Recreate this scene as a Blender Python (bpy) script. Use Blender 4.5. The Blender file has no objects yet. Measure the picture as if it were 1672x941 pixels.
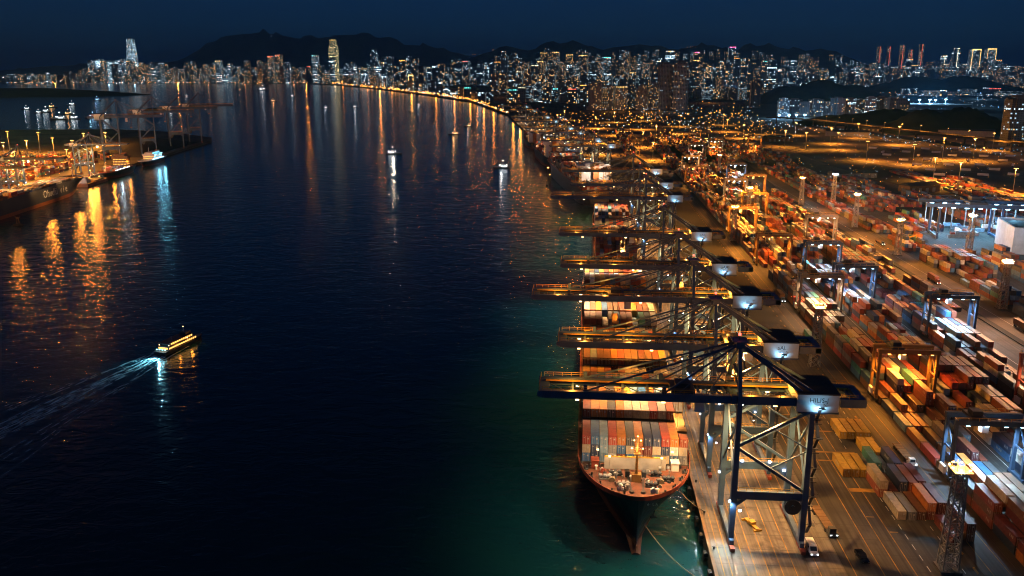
import bpy, math, random
from mathutils import Vector, Matrix

RND = random.Random(11)
SC = bpy.context.scene
COL = SC.collection
PI = math.pi
rad = math.radians

# ------------------------------------------------------------------ survey of the place
# The drone hangs 125 m above the water; +Y runs along the quay, z = 0 is the water.
CAM_H, FOC = 125.0, 1400.0
TILT, YAW = math.atan(.25), math.atan(.0859)
st, ct, sp, cp = math.sin(TILT), math.cos(TILT), math.sin(YAW), math.cos(YAW)


def ground_at(px, py, z=4.0):
    """Where a sight line meets the level z: used to survey positions off the photograph."""
    u, v = (px - 836) / FOC, (py - 470.5) / FOC
    fw, dn = ct - v * st, st + v * ct
    t = (CAM_H - z) / dn
    return ((u * cp - fw * sp) * t, (fw * cp + u * sp) * t)


def depth_of(x, y, z=4.0):
    return (y * cp - x * sp) * ct + (CAM_H - z) * st


ORD = ('first second third fourth fifth sixth seventh eighth ninth tenth eleventh twelfth thirteenth fourteenth '
       'fifteenth sixteenth seventeenth eighteenth nineteenth twentieth').split()
_tens = {2: 'twenty', 3: 'thirty', 4: 'forty', 5: 'fifty', 6: 'sixty', 7: 'seventy', 8: 'eighty', 9: 'ninety'}
for _n in range(21, 100):
    ORD.append(_tens[_n // 10] + '-' + ORD[_n % 10 - 1] if _n % 10 else _tens[_n // 10][:-1] + 'ieth')

# ------------------------------------------------------------------ materials
MATS = {}


def nodes_of(name):
    m = bpy.data.materials.new(name)
    m.use_nodes = True
    nt = m.node_tree
    for n in list(nt.nodes):
        nt.nodes.remove(n)
    out = nt.nodes.new('ShaderNodeOutputMaterial')
    MATS[name] = m
    return m, nt, out


def N(nt, kind, **kw):
    n = nt.nodes.new(kind)
    for k, v in kw.items():
        if isinstance(v, (int, float, tuple)) and k in [s.name for s in n.inputs]:
            n.inputs[k].default_value = v
        else:
            setattr(n, k, v)
    return n


def math_node(nt, op, a, b=None, c=None):
    n = nt.nodes.new('ShaderNodeMath')
    n.operation = op
    for i, x in enumerate((a, b, c)):
        if x is None:
            continue
        if isinstance(x, (int, float)):
            n.inputs[i].default_value = x
        else:
            nt.links.new(x, n.inputs[i])
    return n.outputs[0]


def mix_col(nt, fac, a, b, mode='MIX'):
    n = nt.nodes.new('ShaderNodeMix')
    n.data_type = 'RGBA'
    n.blend_type = mode
    for s, x in ((n.inputs[0], fac), (n.inputs[6], a), (n.inputs[7], b)):
        if isinstance(x, (int, float)):
            s.default_value = x
        elif isinstance(x, tuple):
            s.default_value = x if len(x) == 4 else (*x, 1)
        else:
            nt.links.new(x, s)
    return n.outputs[2]


def ramp(nt, fac, stops):
    n = nt.nodes.new('ShaderNodeValToRGB')
    e = n.color_ramp.elements
    while len(e) < len(stops):
        e.new(.5)
    for k, (p, c) in enumerate(stops):
        e[k].position = p
        e[k].color = (c, c, c, 1) if isinstance(c, (int, float)) else (*c, 1)
    nt.links.new(fac, n.inputs[0])
    return n.outputs[0]


def paint(name, col, rough=.55, metal=0.0, scale=.6, amount=.35, spec=.5, bump=0.0, dirt=None, streak=0.0):
    """A painted / concrete / steel surface with blotches of its own."""
    m, nt, out = nodes_of(name)
    b = N(nt, 'ShaderNodeBsdfPrincipled')
    b.inputs['Roughness'].default_value = rough
    b.inputs['Metallic'].default_value = metal
    b.inputs['Specular IOR Level'].default_value = spec
    tc = N(nt, 'ShaderNodeTexCoord')
    nz = N(nt, 'ShaderNodeTexNoise')
    nz.inputs['Scale'].default_value = scale
    nz.inputs['Detail'].default_value = 6
    nt.links.new(tc.outputs['Object'], nz.inputs['Vector'])
    f = ramp(nt, nz.outputs[0], [(.3, 1 - amount), (.7, 1.0)])
    c = mix_col(nt, 1.0, tuple(col), f, 'MULTIPLY')
    if dirt:
        nz2 = N(nt, 'ShaderNodeTexNoise')
        nz2.inputs['Scale'].default_value = scale * 3.1
        nz2.inputs['Detail'].default_value = 8
        nt.links.new(tc.outputs['Object'], nz2.inputs['Vector'])
        k = ramp(nt, nz2.outputs[0], [(.52, 0.0), (.68, .8)])
        c = mix_col(nt, k, c, tuple(dirt))
    if streak:                                   # tyre-polished and oil-darkened bands along the lanes, slab joints
        mp = N(nt, 'ShaderNodeMapping')
        mp.inputs['Scale'].default_value = (.9, .02, 1)
        nt.links.new(tc.outputs['Object'], mp.inputs[0])
        n3 = N(nt, 'ShaderNodeTexNoise')
        n3.inputs['Scale'].default_value = 1.0
        n3.inputs['Detail'].default_value = 5
        nt.links.new(mp.outputs[0], n3.inputs['Vector'])
        c = mix_col(nt, 1.0, c, ramp(nt, n3.outputs[0], [(.40, 1 - streak), (.60, 1.0)]), 'MULTIPLY')
        sx = N(nt, 'ShaderNodeSeparateXYZ')
        nt.links.new(tc.outputs['Object'], sx.inputs[0])
        j = math_node(nt, 'LESS_THAN', math_node(nt, 'ABSOLUTE', math_node(nt, 'SUBTRACT', math_node(nt, 'FRACT', math_node(nt, 'MULTIPLY', sx.outputs[1], 1 / 7.5)), .5)), .025)
        c = mix_col(nt, math_node(nt, 'MULTIPLY', j, .45), c, (.03, .028, .026))
        n4 = N(nt, 'ShaderNodeTexNoise')
        n4.inputs['Scale'].default_value = .22
        n4.inputs['Detail'].default_value = 9
        n4.inputs['Roughness'].default_value = .7
        nt.links.new(tc.outputs['Object'], n4.inputs['Vector'])
        c = mix_col(nt, ramp(nt, n4.outputs[0], [(.56, 0.0), (.66, .7)]), c, (.04, .036, .032))
    nt.links.new(c, b.inputs['Base Color'])
    if bump:
        bp = N(nt, 'ShaderNodeBump')
        bp.inputs['Strength'].default_value = bump
        nt.links.new(nz.outputs[0], bp.inputs['Height'])
        nt.links.new(bp.outputs[0], b.inputs['Normal'])
    nt.links.new(b.outputs[0], out.inputs[0])
    return m


def glow(name, col, strength):
    m, nt, out = nodes_of(name)
    e = N(nt, 'ShaderNodeEmission')
    e.inputs[0].default_value = (*col, 1)
    e.inputs[1].default_value = strength
    nt.links.new(e.outputs[0], out.inputs[0])
    m.cycles.emission_sampling = 'NONE'
    return m


SODIUM = (1.0, .33, .035)
WARM = (1.0, .50, .16)
WHITE = (.92, .95, 1.0)
ICE = (.45, .75, 1.0)
CYAN = (.2, .75, .95)

crane_blue = paint('crane blue paint', (.045, .10, .21), .45, .0, .35, .4)
crane_dark = paint('crane dark steel', (.035, .045, .06), .5, .2, .5, .4)
galv = paint('galvanised steel', (.32, .33, .34), .45, .5, .8, .35)
white_panel = paint('white cladding', (.72, .74, .76), .6, 0, .25, .18)
house_panel = paint('pale blue cladding', (.42, .55, .64), .6, 0, .25, .22)
roof_dark = paint('dark roof felt', (.02, .024, .035), .8, 0, .3, .4)
rail_yellow = paint('yellow railing paint', (.55, .32, .04), .5, 0, .8, .3)
rtg_ochre = paint('ochre gantry paint', (.30, .17, .05), .5, 0, .4, .35)
rtg_grey = paint('grey gantry paint', (.16, .17, .18), .5, 0, .4, .35)
rust_red = paint('rust red paint', (.26, .055, .03), .5, 0, .4, .4)
rubber = paint('black rubber', (.012, .012, .013), .8, 0, 1, .3)
glass_dark = paint('dark glass', (.02, .025, .03), .12, 0, 1, .1)
hull_navy = paint('navy hull paint', (.012, .016, .028), .38, 0, .08, .3)
hull_dark_red = paint('dark antifouling', (.045, .012, .010), .55, 0, .15, .5)
hull_red = paint('antifouling red', (.16, .035, .025), .55, 0, .15, .5)
hull_grey = paint('grey hull paint', (.06, .065, .075), .42, 0, .08, .3)
hull_orange = paint('orange hull paint', (.36, .12, .03), .5, 0, .1, .4)
hull_white = paint('white hull paint', (.6, .62, .62), .4, 0, .2, .25)
deck_red = paint('red oxide deck', (.30, .075, .03), .6, 0, .35, .45, dirt=(.12, .04, .02))
hatch_grey = paint('hatch grey', (.11, .10, .09), .65, 0, .3, .4)
wood_brown = paint('weathered timber', (.16, .09, .04), .75, 0, .5, .4)
concrete = paint('quay concrete', (.17, .155, .14), .82, 0, .06, .45, spec=.3, dirt=(.07, .06, .055), streak=.42)
yard_tar = paint('yard asphalt', (.07, .066, .064), .8, 0, .05, .5, spec=.35, dirt=(.035, .033, .033), streak=.45)
road_tar = paint('road asphalt', (.06, .058, .06), .7, 0, .08, .4, spec=.4, streak=.4)
lot_tar = paint('lot concrete', (.15, .125, .10), .85, 0, .012, .72, spec=.3, dirt=(.07, .055, .04))
land_dark = paint('dark ground', (.05, .052, .048), .9, 0, .01, .5, spec=.2)
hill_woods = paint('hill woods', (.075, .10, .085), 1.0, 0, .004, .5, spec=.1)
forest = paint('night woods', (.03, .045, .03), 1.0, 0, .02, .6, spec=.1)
line_yellow = paint('yellow road paint', (.36, .20, .025), .75, 0, .35, .75)
line_white = paint('white road paint', (.55, .55, .52), .7, 0, .6, .5)
rail_steel = paint('crane rail steel', (.10, .09, .08), .35, .8, .6, .3)
letter_dark = paint('dark lettering', (.015, .018, .025), .6)
letter_pale = paint('pale lettering', (.7, .72, .72), .6)
van_white = paint('van white paint', (.7, .7, .7), .3, 0, 2, .1)
car_black = paint('black car paint', (.015, .017, .02), .25, 0, 2, .1)
crate_yellow = paint('yellow spreader paint', (.5, .28, .03), .5, 0, .7, .3)
rope_mat = paint('mooring rope', (.22, .18, .12), .9)
rock_mat = paint('dark rock', (.03, .03, .028), .9, 0, .1, .5)
wall_mat = paint('city wall render', (.16, .16, .17), .8, 0, .1, .3)

g_sodium = glow('sodium lamp glass', (1.0, .46, .10), 7)
g_warm = glow('warm lamp glass', (1.0, .60, .24), 7)
g_white = glow('white lamp glass', (.80, .91, 1.0), 9)
g_ice = glow('ice blue lamp glass', (.36, .72, 1.0), 10)
g_red = glow('red beacon', (1.0, .12, .08), 3)
g_red_dim = glow('dim red outline lamp', (1.0, .16, .10), 1.5)
g_boat_w = glow('boat lamp glass', (.75, .9, 1.0), 5)
g_boat_s = glow('warm boat lamp glass', (1.0, .6, .22), 4)
g_boat_b = glow('blue boat lamp glass', (.25, .6, 1.0), 5)
g_tail = glow('tail lamp', (1.0, .06, .03), 8)
g_cyan = glow('cyan lamp glass', (.2, .85, 1.0), 10)
g_far_s = glow('far sodium lamp', (1.0, .38, .05), 3.6)
g_far_w = glow('far white lamp', (.6, .82, 1.0), 2.2)
g_far_b = glow('far blue lamp', (.16, .5, 1.0), 2.4)
g_gold = glow('gold outline lamp', (1.0, .62, .16), 3.0)
g_magenta = glow('magenta sign', (1.0, .12, .4), 5.0)
g_teal = glow('teal crown lamp', (.12, .85, .8), 3.5)
g_pale = glow('pale strip lamp', (.95, .9, .6), 2.4)
g_cabin = glow('lit cabin windows', (1.0, .46, .10), 2.2)
g_cabin_w = glow('lit white cabin windows', (.75, .92, 1.0), 5)


def container_paint():
    m, nt, out = nodes_of('container paint')
    b = N(nt, 'ShaderNodeBsdfPrincipled')
    b.inputs['Roughness'].default_value = .5
    oi = N(nt, 'ShaderNodeObjectInfo')
    tc = N(nt, 'ShaderNodeTexCoord')
    nz = N(nt, 'ShaderNodeTexNoise')
    nz.inputs['Scale'].default_value = .9
    nz.inputs['Detail'].default_value = 7
    nz.noise_dimensions = '4D'
    nt.links.new(tc.outputs['Object'], nz.inputs['Vector'])
    nt.links.new(math_node(nt, 'MULTIPLY', oi.outputs['Random'], 40.0), nz.inputs['W'])
    f = ramp(nt, nz.outputs[0], [(.32, .62), (.62, 1.0)])
    c = mix_col(nt, 1.0, oi.outputs['Color'], f, 'MULTIPLY')
    k = ramp(nt, nz.outputs[0], [(.60, 0.0), (.74, .55)])
    c = mix_col(nt, k, c, (.10, .055, .035))
    nt.links.new(c, b.inputs['Base Color'])
    # pressed corrugation along the long sides and the roof
    sx = N(nt, 'ShaderNodeSeparateXYZ')
    nt.links.new(tc.outputs['Object'], sx.inputs[0])
    w = math_node(nt, 'SINE', math_node(nt, 'MULTIPLY', sx.outputs[1], 2 * PI / .42))
    bp = N(nt, 'ShaderNodeBump')
    bp.inputs['Strength'].default_value = .5
    bp.inputs['Distance'].default_value = .03
    nt.links.new(w, bp.inputs['Height'])
    nt.links.new(bp.outputs[0], b.inputs['Normal'])
    nt.links.new(b.outputs[0], out.inputs[0])
    return m


def mass_paint():
    m, nt, out = nodes_of('container mass paint')
    b = N(nt, 'ShaderNodeBsdfPrincipled')
    b.inputs['Roughness'].default_value = .55
    at = N(nt, 'ShaderNodeAttribute', attribute_name='paint')
    tc = N(nt, 'ShaderNodeTexCoord')
    nz = N(nt, 'ShaderNodeTexNoise')
    nz.inputs['Scale'].default_value = .5
    nz.inputs['Detail'].default_value = 5
    nt.links.new(tc.outputs['Object'], nz.inputs['Vector'])
    f = ramp(nt, nz.outputs[0], [(.32, .6), (.62, 1.0)])
    nt.links.new(mix_col(nt, 1.0, at.outputs['Color'], f, 'MULTIPLY'), b.inputs['Base Color'])
    nt.links.new(b.outputs[0], out.inputs[0])
    return m


box_paint, box_mass = container_paint(), mass_paint()
bar_grey = paint('locking bar steel', (.42, .42, .4), .45, .3)


def windows(name, cw, ch, lit, warm, strength, wall=(.10, .11, .13), strips=0.0, fill=.55):
    """Facade with a grid of rooms; every room is lit or dark on its own."""
    m, nt, out = nodes_of(name)
    tc = N(nt, 'ShaderNodeTexCoord')
    oi = N(nt, 'ShaderNodeObjectInfo')
    s = N(nt, 'ShaderNodeSeparateXYZ')
    nt.links.new(tc.outputs['Object'], s.inputs[0])
    ns = N(nt, 'ShaderNodeSeparateXYZ')
    geo = N(nt, 'ShaderNodeNewGeometry')
    nt.links.new(geo.outputs['Normal'], ns.inputs[0])
    u = math_node(nt, 'DIVIDE', math_node(nt, 'ADD', s.outputs[0], math_node(nt, 'MULTIPLY', s.outputs[1], 1.01)), cw)
    w = math_node(nt, 'DIVIDE', s.outputs[2], ch)
    cu, cwz = math_node(nt, 'FLOOR', u), math_node(nt, 'FLOOR', w)
    fu, fw = math_node(nt, 'FRACT', u), math_node(nt, 'FRACT', w)
    cb = N(nt, 'ShaderNodeCombineXYZ')
    nt.links.new(cu, cb.inputs[0])
    nt.links.new(cwz, cb.inputs[1])
    nt.links.new(math_node(nt, 'MULTIPLY', oi.outputs['Random'], 917.0), cb.inputs[2])
    wn = N(nt, 'ShaderNodeTexWhiteNoise')
    nt.links.new(cb.outputs[0], wn.inputs['Vector'])
    sc = N(nt, 'ShaderNodeSeparateColor')
    nt.links.new(wn.outputs['Color'], sc.inputs[0])
    litf = math_node(nt, 'MULTIPLY', math_node(nt, 'ADD', math_node(nt, 'MULTIPLY', oi.outputs['Random'], 1.2), .4), lit)
    on = math_node(nt, 'LESS_THAN', wn.outputs['Value'], litf)
    if strips:
        cb2 = N(nt, 'ShaderNodeCombineXYZ')
        nt.links.new(cwz, cb2.inputs[0])
        nt.links.new(math_node(nt, 'MULTIPLY', oi.outputs['Random'], 77.0), cb2.inputs[1])
        nt.links.new(math_node(nt, 'FLOOR', math_node(nt, 'MULTIPLY', u, .2)), cb2.inputs[2])
        wn2 = N(nt, 'ShaderNodeTexWhiteNoise')
        nt.links.new(cb2.outputs[0], wn2.inputs['Vector'])
        on = math_node(nt, 'MAXIMUM', on, math_node(nt, 'LESS_THAN', wn2.outputs['Value'], strips))
    a = (1 - fill) / 2
    inside = math_node(nt, 'MULTIPLY',
                       math_node(nt, 'LESS_THAN', math_node(nt, 'ABSOLUTE', math_node(nt, 'SUBTRACT', fu, .5)), .5 - a),
                       math_node(nt, 'LESS_THAN', math_node(nt, 'ABSOLUTE', math_node(nt, 'SUBTRACT', fw, .5)), .5 - a))
    side = math_node(nt, 'LESS_THAN', math_node(nt, 'ABSOLUTE', ns.outputs[2]), .5)
    pane = math_node(nt, 'MULTIPLY', inside, side)
    bright = math_node(nt, 'ADD', math_node(nt, 'POWER', sc.outputs[0], 3.0), .15)
    e = math_node(nt, 'MULTIPLY', math_node(nt, 'MULTIPLY', pane, on), math_node(nt, 'MULTIPLY', bright, strength))
    k = math_node(nt, 'LESS_THAN', sc.outputs[1], warm)
    col = mix_col(nt, k, (.50, .80, 1.0), (1.0, .56, .20))
    b = N(nt, 'ShaderNodeBsdfPrincipled')
    b.inputs['Roughness'].default_value = .6
    nt.links.new(mix_col(nt, pane, tuple(wall), (.03, .035, .045)), b.inputs['Base Color'])
    nt.links.new(col, b.inputs['Emission Color'])
    nt.links.new(e, b.inputs['Emission Strength'])
    nt.links.new(b.outputs[0], out.inputs[0])
    m.cycles.emission_sampling = 'NONE'
    return m


WIN = {
    'near_warm': windows('apartment windows', 4.6, 3.6, .17, .8, 6),
    'near_cool': windows('office windows', 5.0, 3.8, .2, .25, 5.5, (.07, .09, .12), .06),
    'mid_warm': windows('block windows', 8.0, 7.0, .17, .75, 10),
    'mid_cool': windows('tower windows', 8.0, 7.0, .19, .25, 9, (.07, .10, .14), .05),
    'far_warm': windows('far block windows', 14.0, 11.5, .17, .68, 14),
    'far_cool': windows('far tower windows', 14.0, 11.5, .18, .2, 12.5, (.07, .11, .16), .05),
    'tall_cool': windows('tall tower windows', 17.0, 14.0, .42, .08, 5.0, (.07, .12, .17), .35, .7),
    'tall_gold': windows('gold tower windows', 17.0, 12.0, .5, .0, 4.2, (.1, .1, .08), .25, .7),
    'dark': windows('unlit tower windows', 5.0, 4.2, .06, .7, 5, (.17, .17, .18)),
}
# the golden tower glows pale yellow
_nt = WIN['tall_gold'].node_tree
for _n in _nt.nodes:
    if _n.bl_idname == 'ShaderNodeMix' and _n.inputs[7].default_value[2] < .3 and _n.inputs[7].default_value[0] > .9:
        _n.inputs[6].default_value = (1.0, .86, .42, 1)


def water_material():
    m, nt, out = nodes_of('harbour water')
    b = N(nt, 'ShaderNodeBsdfPrincipled')
    b.inputs['Base Color'].default_value = (.003, .034, .045, 1)
    b.inputs['Roughness'].default_value = .115
    b.inputs['IOR'].default_value = 1.33
    b.inputs['Specular IOR Level'].default_value = .36
    geo = N(nt, 'ShaderNodeNewGeometry')
    h = None
    for sx, sy, scale, k, dist in ((.55, 1.0, .30, .55, 1.2), (.8, 1.0, .09, 1.6, .6), (1.0, .7, 1.1, .16, .5)):
        mp = N(nt, 'ShaderNodeMapping')
        mp.inputs['Scale'].default_value = (sx, sy, 1)
        mp.inputs['Rotation'].default_value = (0, 0, rad(18))
        nt.links.new(geo.outputs['Position'], mp.inputs[0])
        nz = N(nt, 'ShaderNodeTexNoise')
        nz.inputs['Scale'].default_value = scale
        nz.inputs['Detail'].default_value = 3
        nz.inputs['Distortion'].default_value = dist
        nt.links.new(mp.outputs[0], nz.inputs['Vector'])
        x = math_node(nt, 'MULTIPLY', nz.outputs[0], k)
        h = x if h is None else math_node(nt, 'ADD', h, x)
    bp = N(nt, 'ShaderNodeBump')
    bp.inputs['Strength'].default_value = 1.0
    bp.inputs['Distance'].default_value = WAVE
    nt.links.new(h, bp.inputs['Height'])
    nt.links.new(bp.outputs[0], b.inputs['Normal'])
    nt.links.new(b.outputs[0], out.inputs[0])
    return m


WAVE = .36
SUN_EL, SKY_K = 25.0, .0086
water_mat = water_material()


def foam_material():
    m, nt, out = nodes_of('wake foam')
    geo = N(nt, 'ShaderNodeTexCoord')
    mp = N(nt, 'ShaderNodeMapping')
    mp.inputs['Scale'].default_value = (1.2, .22, 1)
    nt.links.new(geo.outputs['Object'], mp.inputs[0])
    nz = N(nt, 'ShaderNodeTexNoise')
    nz.inputs['Scale'].default_value = .9
    nz.inputs['Detail'].default_value = 6
    nt.links.new(mp.outputs[0], nz.inputs['Vector'])
    at = N(nt, 'ShaderNodeAttribute', attribute_name='foam')
    f = math_node(nt, 'MULTIPLY', ramp(nt, nz.outputs[0], [(.42, 0.0), (.62, 1.0)]), at.outputs['Fac'])
    d = N(nt, 'ShaderNodeBsdfDiffuse')
    d.inputs[0].default_value = (.82, .92, .92, 1)
    t = N(nt, 'ShaderNodeBsdfTransparent')
    mx = N(nt, 'ShaderNodeMixShader')
    nt.links.new(f, mx.inputs[0])
    nt.links.new(t.outputs[0], mx.inputs[1])
    nt.links.new(d.outputs[0], mx.inputs[2])
    nt.links.new(mx.outputs[0], out.inputs[0])
    return m


foam_mat = foam_material()

# ------------------------------------------------------------------ mesh building
KIDS = {}


def link(o, parent=None):
    COL.objects.link(o)
    if parent is not None:
        o.parent = parent
        KIDS.setdefault(parent.name, []).append(o)
    return o


def tag(o, label=None, cat=None, group=None, kind=None):
    if label: o['label'] = label
    if cat: o['category'] = cat
    if group: o['group'] = group
    if kind: o['kind'] = kind
    return o


def thing(name, label, cat, loc=(0, 0, 0), rz=0.0, group=None):
    o = bpy.data.objects.new(name, None)
    o.location = loc
    o.rotation_euler = (0, 0, rz)
    o.empty_display_size = .5
    link(o)
    return tag(o, label, cat, group)


def copy_tree(o, label=None, loc=None, rz=None, parent=None, group=None):
    c = o.copy()
    link(c, parent)
    if label: c['label'] = label
    if group: c['group'] = group
    if loc is not None: c.location = loc
    if rz is not None: c.rotation_euler = (0, 0, rz)
    for ch in KIDS.get(o.name, []):
        copy_tree(ch, parent=c)
    return c


class MB:
    def __init__(s):
        s.v, s.f, s.m = [], [], []

    def add(s, vs, fs, m=0):
        o = len(s.v)
        s.v.extend(vs)
        for f in fs:
            s.f.append(tuple(i + o for i in f))
            s.m.append(m)
        return s

    def box(s, x0, y0, z0, x1, y1, z1, m=0):
        return s.add([(x0, y0, z0), (x1, y0, z0), (x1, y1, z0), (x0, y1, z0),
                      (x0, y0, z1), (x1, y0, z1), (x1, y1, z1), (x0, y1, z1)],
                     [(0, 3, 2, 1), (4, 5, 6, 7), (0, 1, 5, 4), (1, 2, 6, 5), (2, 3, 7, 6), (3, 0, 4, 7)], m)

    def bar(s, p, q, w, h=None, m=0, w2=None, h2=None):
        h = w if h is None else h
        w2 = w if w2 is None else w2
        h2 = h if h2 is None else h2
        p, q = Vector(p), Vector(q)
        d = (q - p).normalized()
        up = Vector((0, 0, 1)) if abs(d.z) < .97 else Vector((0, 1, 0))
        r = d.cross(up).normalized()
        t = r.cross(d)
        vs = []
        for c, a, b in ((p, w, h), (q, w2, h2)):
            for i, j in ((-1, -1), (1, -1), (1, 1), (-1, 1)):
                vs.append(tuple(c + r * (i * a / 2) + t * (j * b / 2)))
        return s.add(vs, [(0, 3, 2, 1), (4, 5, 6, 7), (0, 1, 5, 4), (1, 2, 6, 5), (2, 3, 7, 6), (3, 0, 4, 7)], m)

    def tube(s, p, q, r0, r1=None, n=8, m=0):
        r1 = r0 if r1 is None else r1
        p, q = Vector(p), Vector(q)
        d = (q - p).normalized()
        up = Vector((0, 0, 1)) if abs(d.z) < .97 else Vector((0, 1, 0))
        a = d.cross(up).normalized()
        b = a.cross(d)
        vs = []
        for c, r in ((p, r0), (q, r1)):
            for k in range(n):
                t = 2 * PI * k / n
                vs.append(tuple(c + a * (r * math.cos(t)) + b * (r * math.sin(t))))
        fs = [(k, n + k, n + (k + 1) % n, (k + 1) % n) for k in range(n)]
        fs += [tuple(range(n)), tuple(reversed(range(n, 2 * n)))]
        return s.add(vs, fs, m)

    def prism(s, pts, z0, z1, m=0, mtop=None):
        n = len(pts)
        vs = [(x, y, z0) for x, y in pts] + [(x, y, z1) for x, y in pts]
        s.add(vs, [(k, (k + 1) % n, n + (k + 1) % n, n + k) for k in range(n)] + [tuple(reversed(range(n)))], m)
        return s.add([(x, y, z1) for x, y in pts], [tuple(range(n))], m if mtop is None else mtop)

    def poly(s, pts, m=0):
        return s.add(list(pts), [tuple(range(len(pts)))], m)

    def build(s, name, mats, parent=None, loc=None, rz=0.0, smooth=False):
        me = bpy.data.meshes.new(name)
        me.from_pydata(s.v, [], s.f)
        mats = mats if isinstance(mats, (list, tuple)) else [mats]
        for m in mats:
            me.materials.append(m)
        if len(mats) > 1:
            me.polygons.foreach_set('material_index', s.m)
        if smooth:
            me.polygons.foreach_set('use_smooth', [True] * len(s.f))
        me.update()
        o = bpy.data.objects.new(name, me)
        if loc is not None: o.location = loc
        if rz: o.rotation_euler = (0, 0, rz)
        return link(o, parent)


def setting(name, mb, mats, kind='structure', **k):
    o = mb.build(name, mats, **k)
    return tag(o, kind=kind)


def lettering(text, size, mat_, parent, loc, rot, name='lettering'):
    cu = bpy.data.curves.new(name, 'FONT')
    cu.body = text
    cu.size = size
    cu.extrude = .015
    cu.resolution_u = 2
    cu.align_x = 'CENTER'
    cu.align_y = 'CENTER'
    cu.materials.append(mat_)
    tmp = bpy.data.objects.new(name, cu)
    COL.objects.link(tmp)
    me = bpy.data.meshes.new_from_object(tmp.evaluated_get(bpy.context.evaluated_depsgraph_get()))
    bpy.data.objects.remove(tmp)
    bpy.data.curves.remove(cu)
    me.name = name
    o = bpy.data.objects.new(name, me)
    o.location = loc
    o.rotation_euler = rot
    return link(o, parent)


def each(name, mb, mat_, parent, spots):
    """One small part repeated: one object per spot, sharing the mesh."""
    first = None
    for p in spots:
        if first is None:
            first = mb.build(name, mat_, parent, p)
        else:
            q = bpy.data.objects.new(name, first.data)
            q.location = p
            link(q, parent)


LIGHT_K = 1.0
N_LIGHTS = 0


def lamp(kind, col, watts, loc, parent=None, radius=.4, cone=150, aim=None, name=None, blend=.6):
    """A light: most sit just outside a fixture, added fill lamps have none."""
    global N_LIGHTS
    N_LIGHTS += 1
    name = name or ('spot_lamp' if kind == 'SPOT' else 'point_lamp')
    L = bpy.data.lights.new(name, kind)
    L.color = col
    L.energy = watts * LIGHT_K
    L.shadow_soft_size = radius
    if kind == 'SPOT':
        L.spot_size = rad(cone)
        L.spot_blend = blend
    o = bpy.data.objects.new(name, L)
    o.location = loc
    if aim is not None:
        o.rotation_euler = Vector(aim).to_track_quat('-Z', 'Y').to_euler()
    return link(o, parent)


# ------------------------------------------------------------------ water, land, roads
QUAY = [(34, -300), (34, 800), (-62, 1404), (-126, 1833), (-237, 2633), (-511, 3854), (-912, 5003),
        (-1644, 6870), (-2696, 9307), (-3732, 10959), (-5600, 11300), (-9000, 11200), (-40000, 11500)]
GZ = 4.0


def quay_x(y):
    for (x0, y0), (x1, y1) in zip(QUAY, QUAY[1:]):
        if y0 <= y <= y1:
            return x0 + (x1 - x0) * (y - y0) / (y1 - y0)
    return QUAY[-1][0]


setting('water', MB().poly([(-70000, -3000, 0), (70000, -3000, 0), (70000, 70000, 0), (-70000, 70000, 0)]), water_mat)
land = QUAY + [(-60000, 65000), (60000, 65000), (60000, -300)]
b = MB()
b.poly([(x, y, GZ) for x, y in reversed(land)])
for (x0, y0), (x1, y1) in zip(QUAY, QUAY[1:]):
    b.poly([(x0, y0, -2), (x0, y0, GZ), (x1, y1, GZ), (x1, y1, -2)])
setting('ground', b, land_dark)


def sheet(name, pts, mat_, z):
    a = sum(p[0] * q[1] - q[0] * p[1] for p, q in zip(pts, pts[1:] + pts[:1]))
    if a < 0:
        pts = pts[::-1]
    return setting(name, MB().poly([(x, y, z) for x, y in pts]), mat_)


def along(off0, off1, y0, y1):
    """Strip that follows the quay between two offsets inland."""
    ys = [y0] + [y for _, y in QUAY if y0 < y < y1] + [y1]
    return [(quay_x(y) + off0, y) for y in ys] + [(quay_x(y) + off1, y) for y in reversed(ys)]


sheet('quay_apron', along(0.0, 33, 60, 2600), concrete, GZ + .004)
sheet('marked_lot', [(67.2, 60), (100.6, 60), (100.6, 420), (67.2, 420)], yard_tar, GZ + .004)
sheet('yard_road', [(100.8, 60), (110.2, 60), (110.2, 1200), (100.8, 1200)], road_tar, GZ + .004)
sheet('container_yard', [(110.4, 60), (200, 60), (200, 1500), (110.4, 1500)], yard_tar, GZ + .004)
sheet('service_road', [(205, 150), (222, 150), (222, 900), (240, 1250), (225, 1250), (205, 900)], lot_tar, GZ + .004)
sheet('rail_yard', [(222.2, 150), (420, 150), (330, 1200), (240.4, 1240), (222.2, 900)], yard_tar, GZ + .004)
sheet('truck_lot', [(470, 900), (900, 1000), (840, 1640), (700, 2280), (480, 2060), (385, 1290)], lot_tar, GZ + .004)
sheet('yard_beyond', [(70, 1210), (330, 1210), (330, 1950), (-30, 2300), (-40, 1500)], lot_tar, GZ + .004)

# kerb and coping along the quay edge
b = MB()
ys = [60, 800, 1404, 1833, 2633]
for y0, y1 in zip(ys, ys[1:]):
    b.bar((quay_x(y0) + .45, y0, GZ + .15), (quay_x(y1) + .45, y1, GZ + .15), .8, .3)
setting('quay_kerb', b, wood_brown)
b = MB()
b.box(201, 150, GZ, 204.5, 900, GZ + .35)
setting('kerb_strip', b, land_dark)

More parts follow.
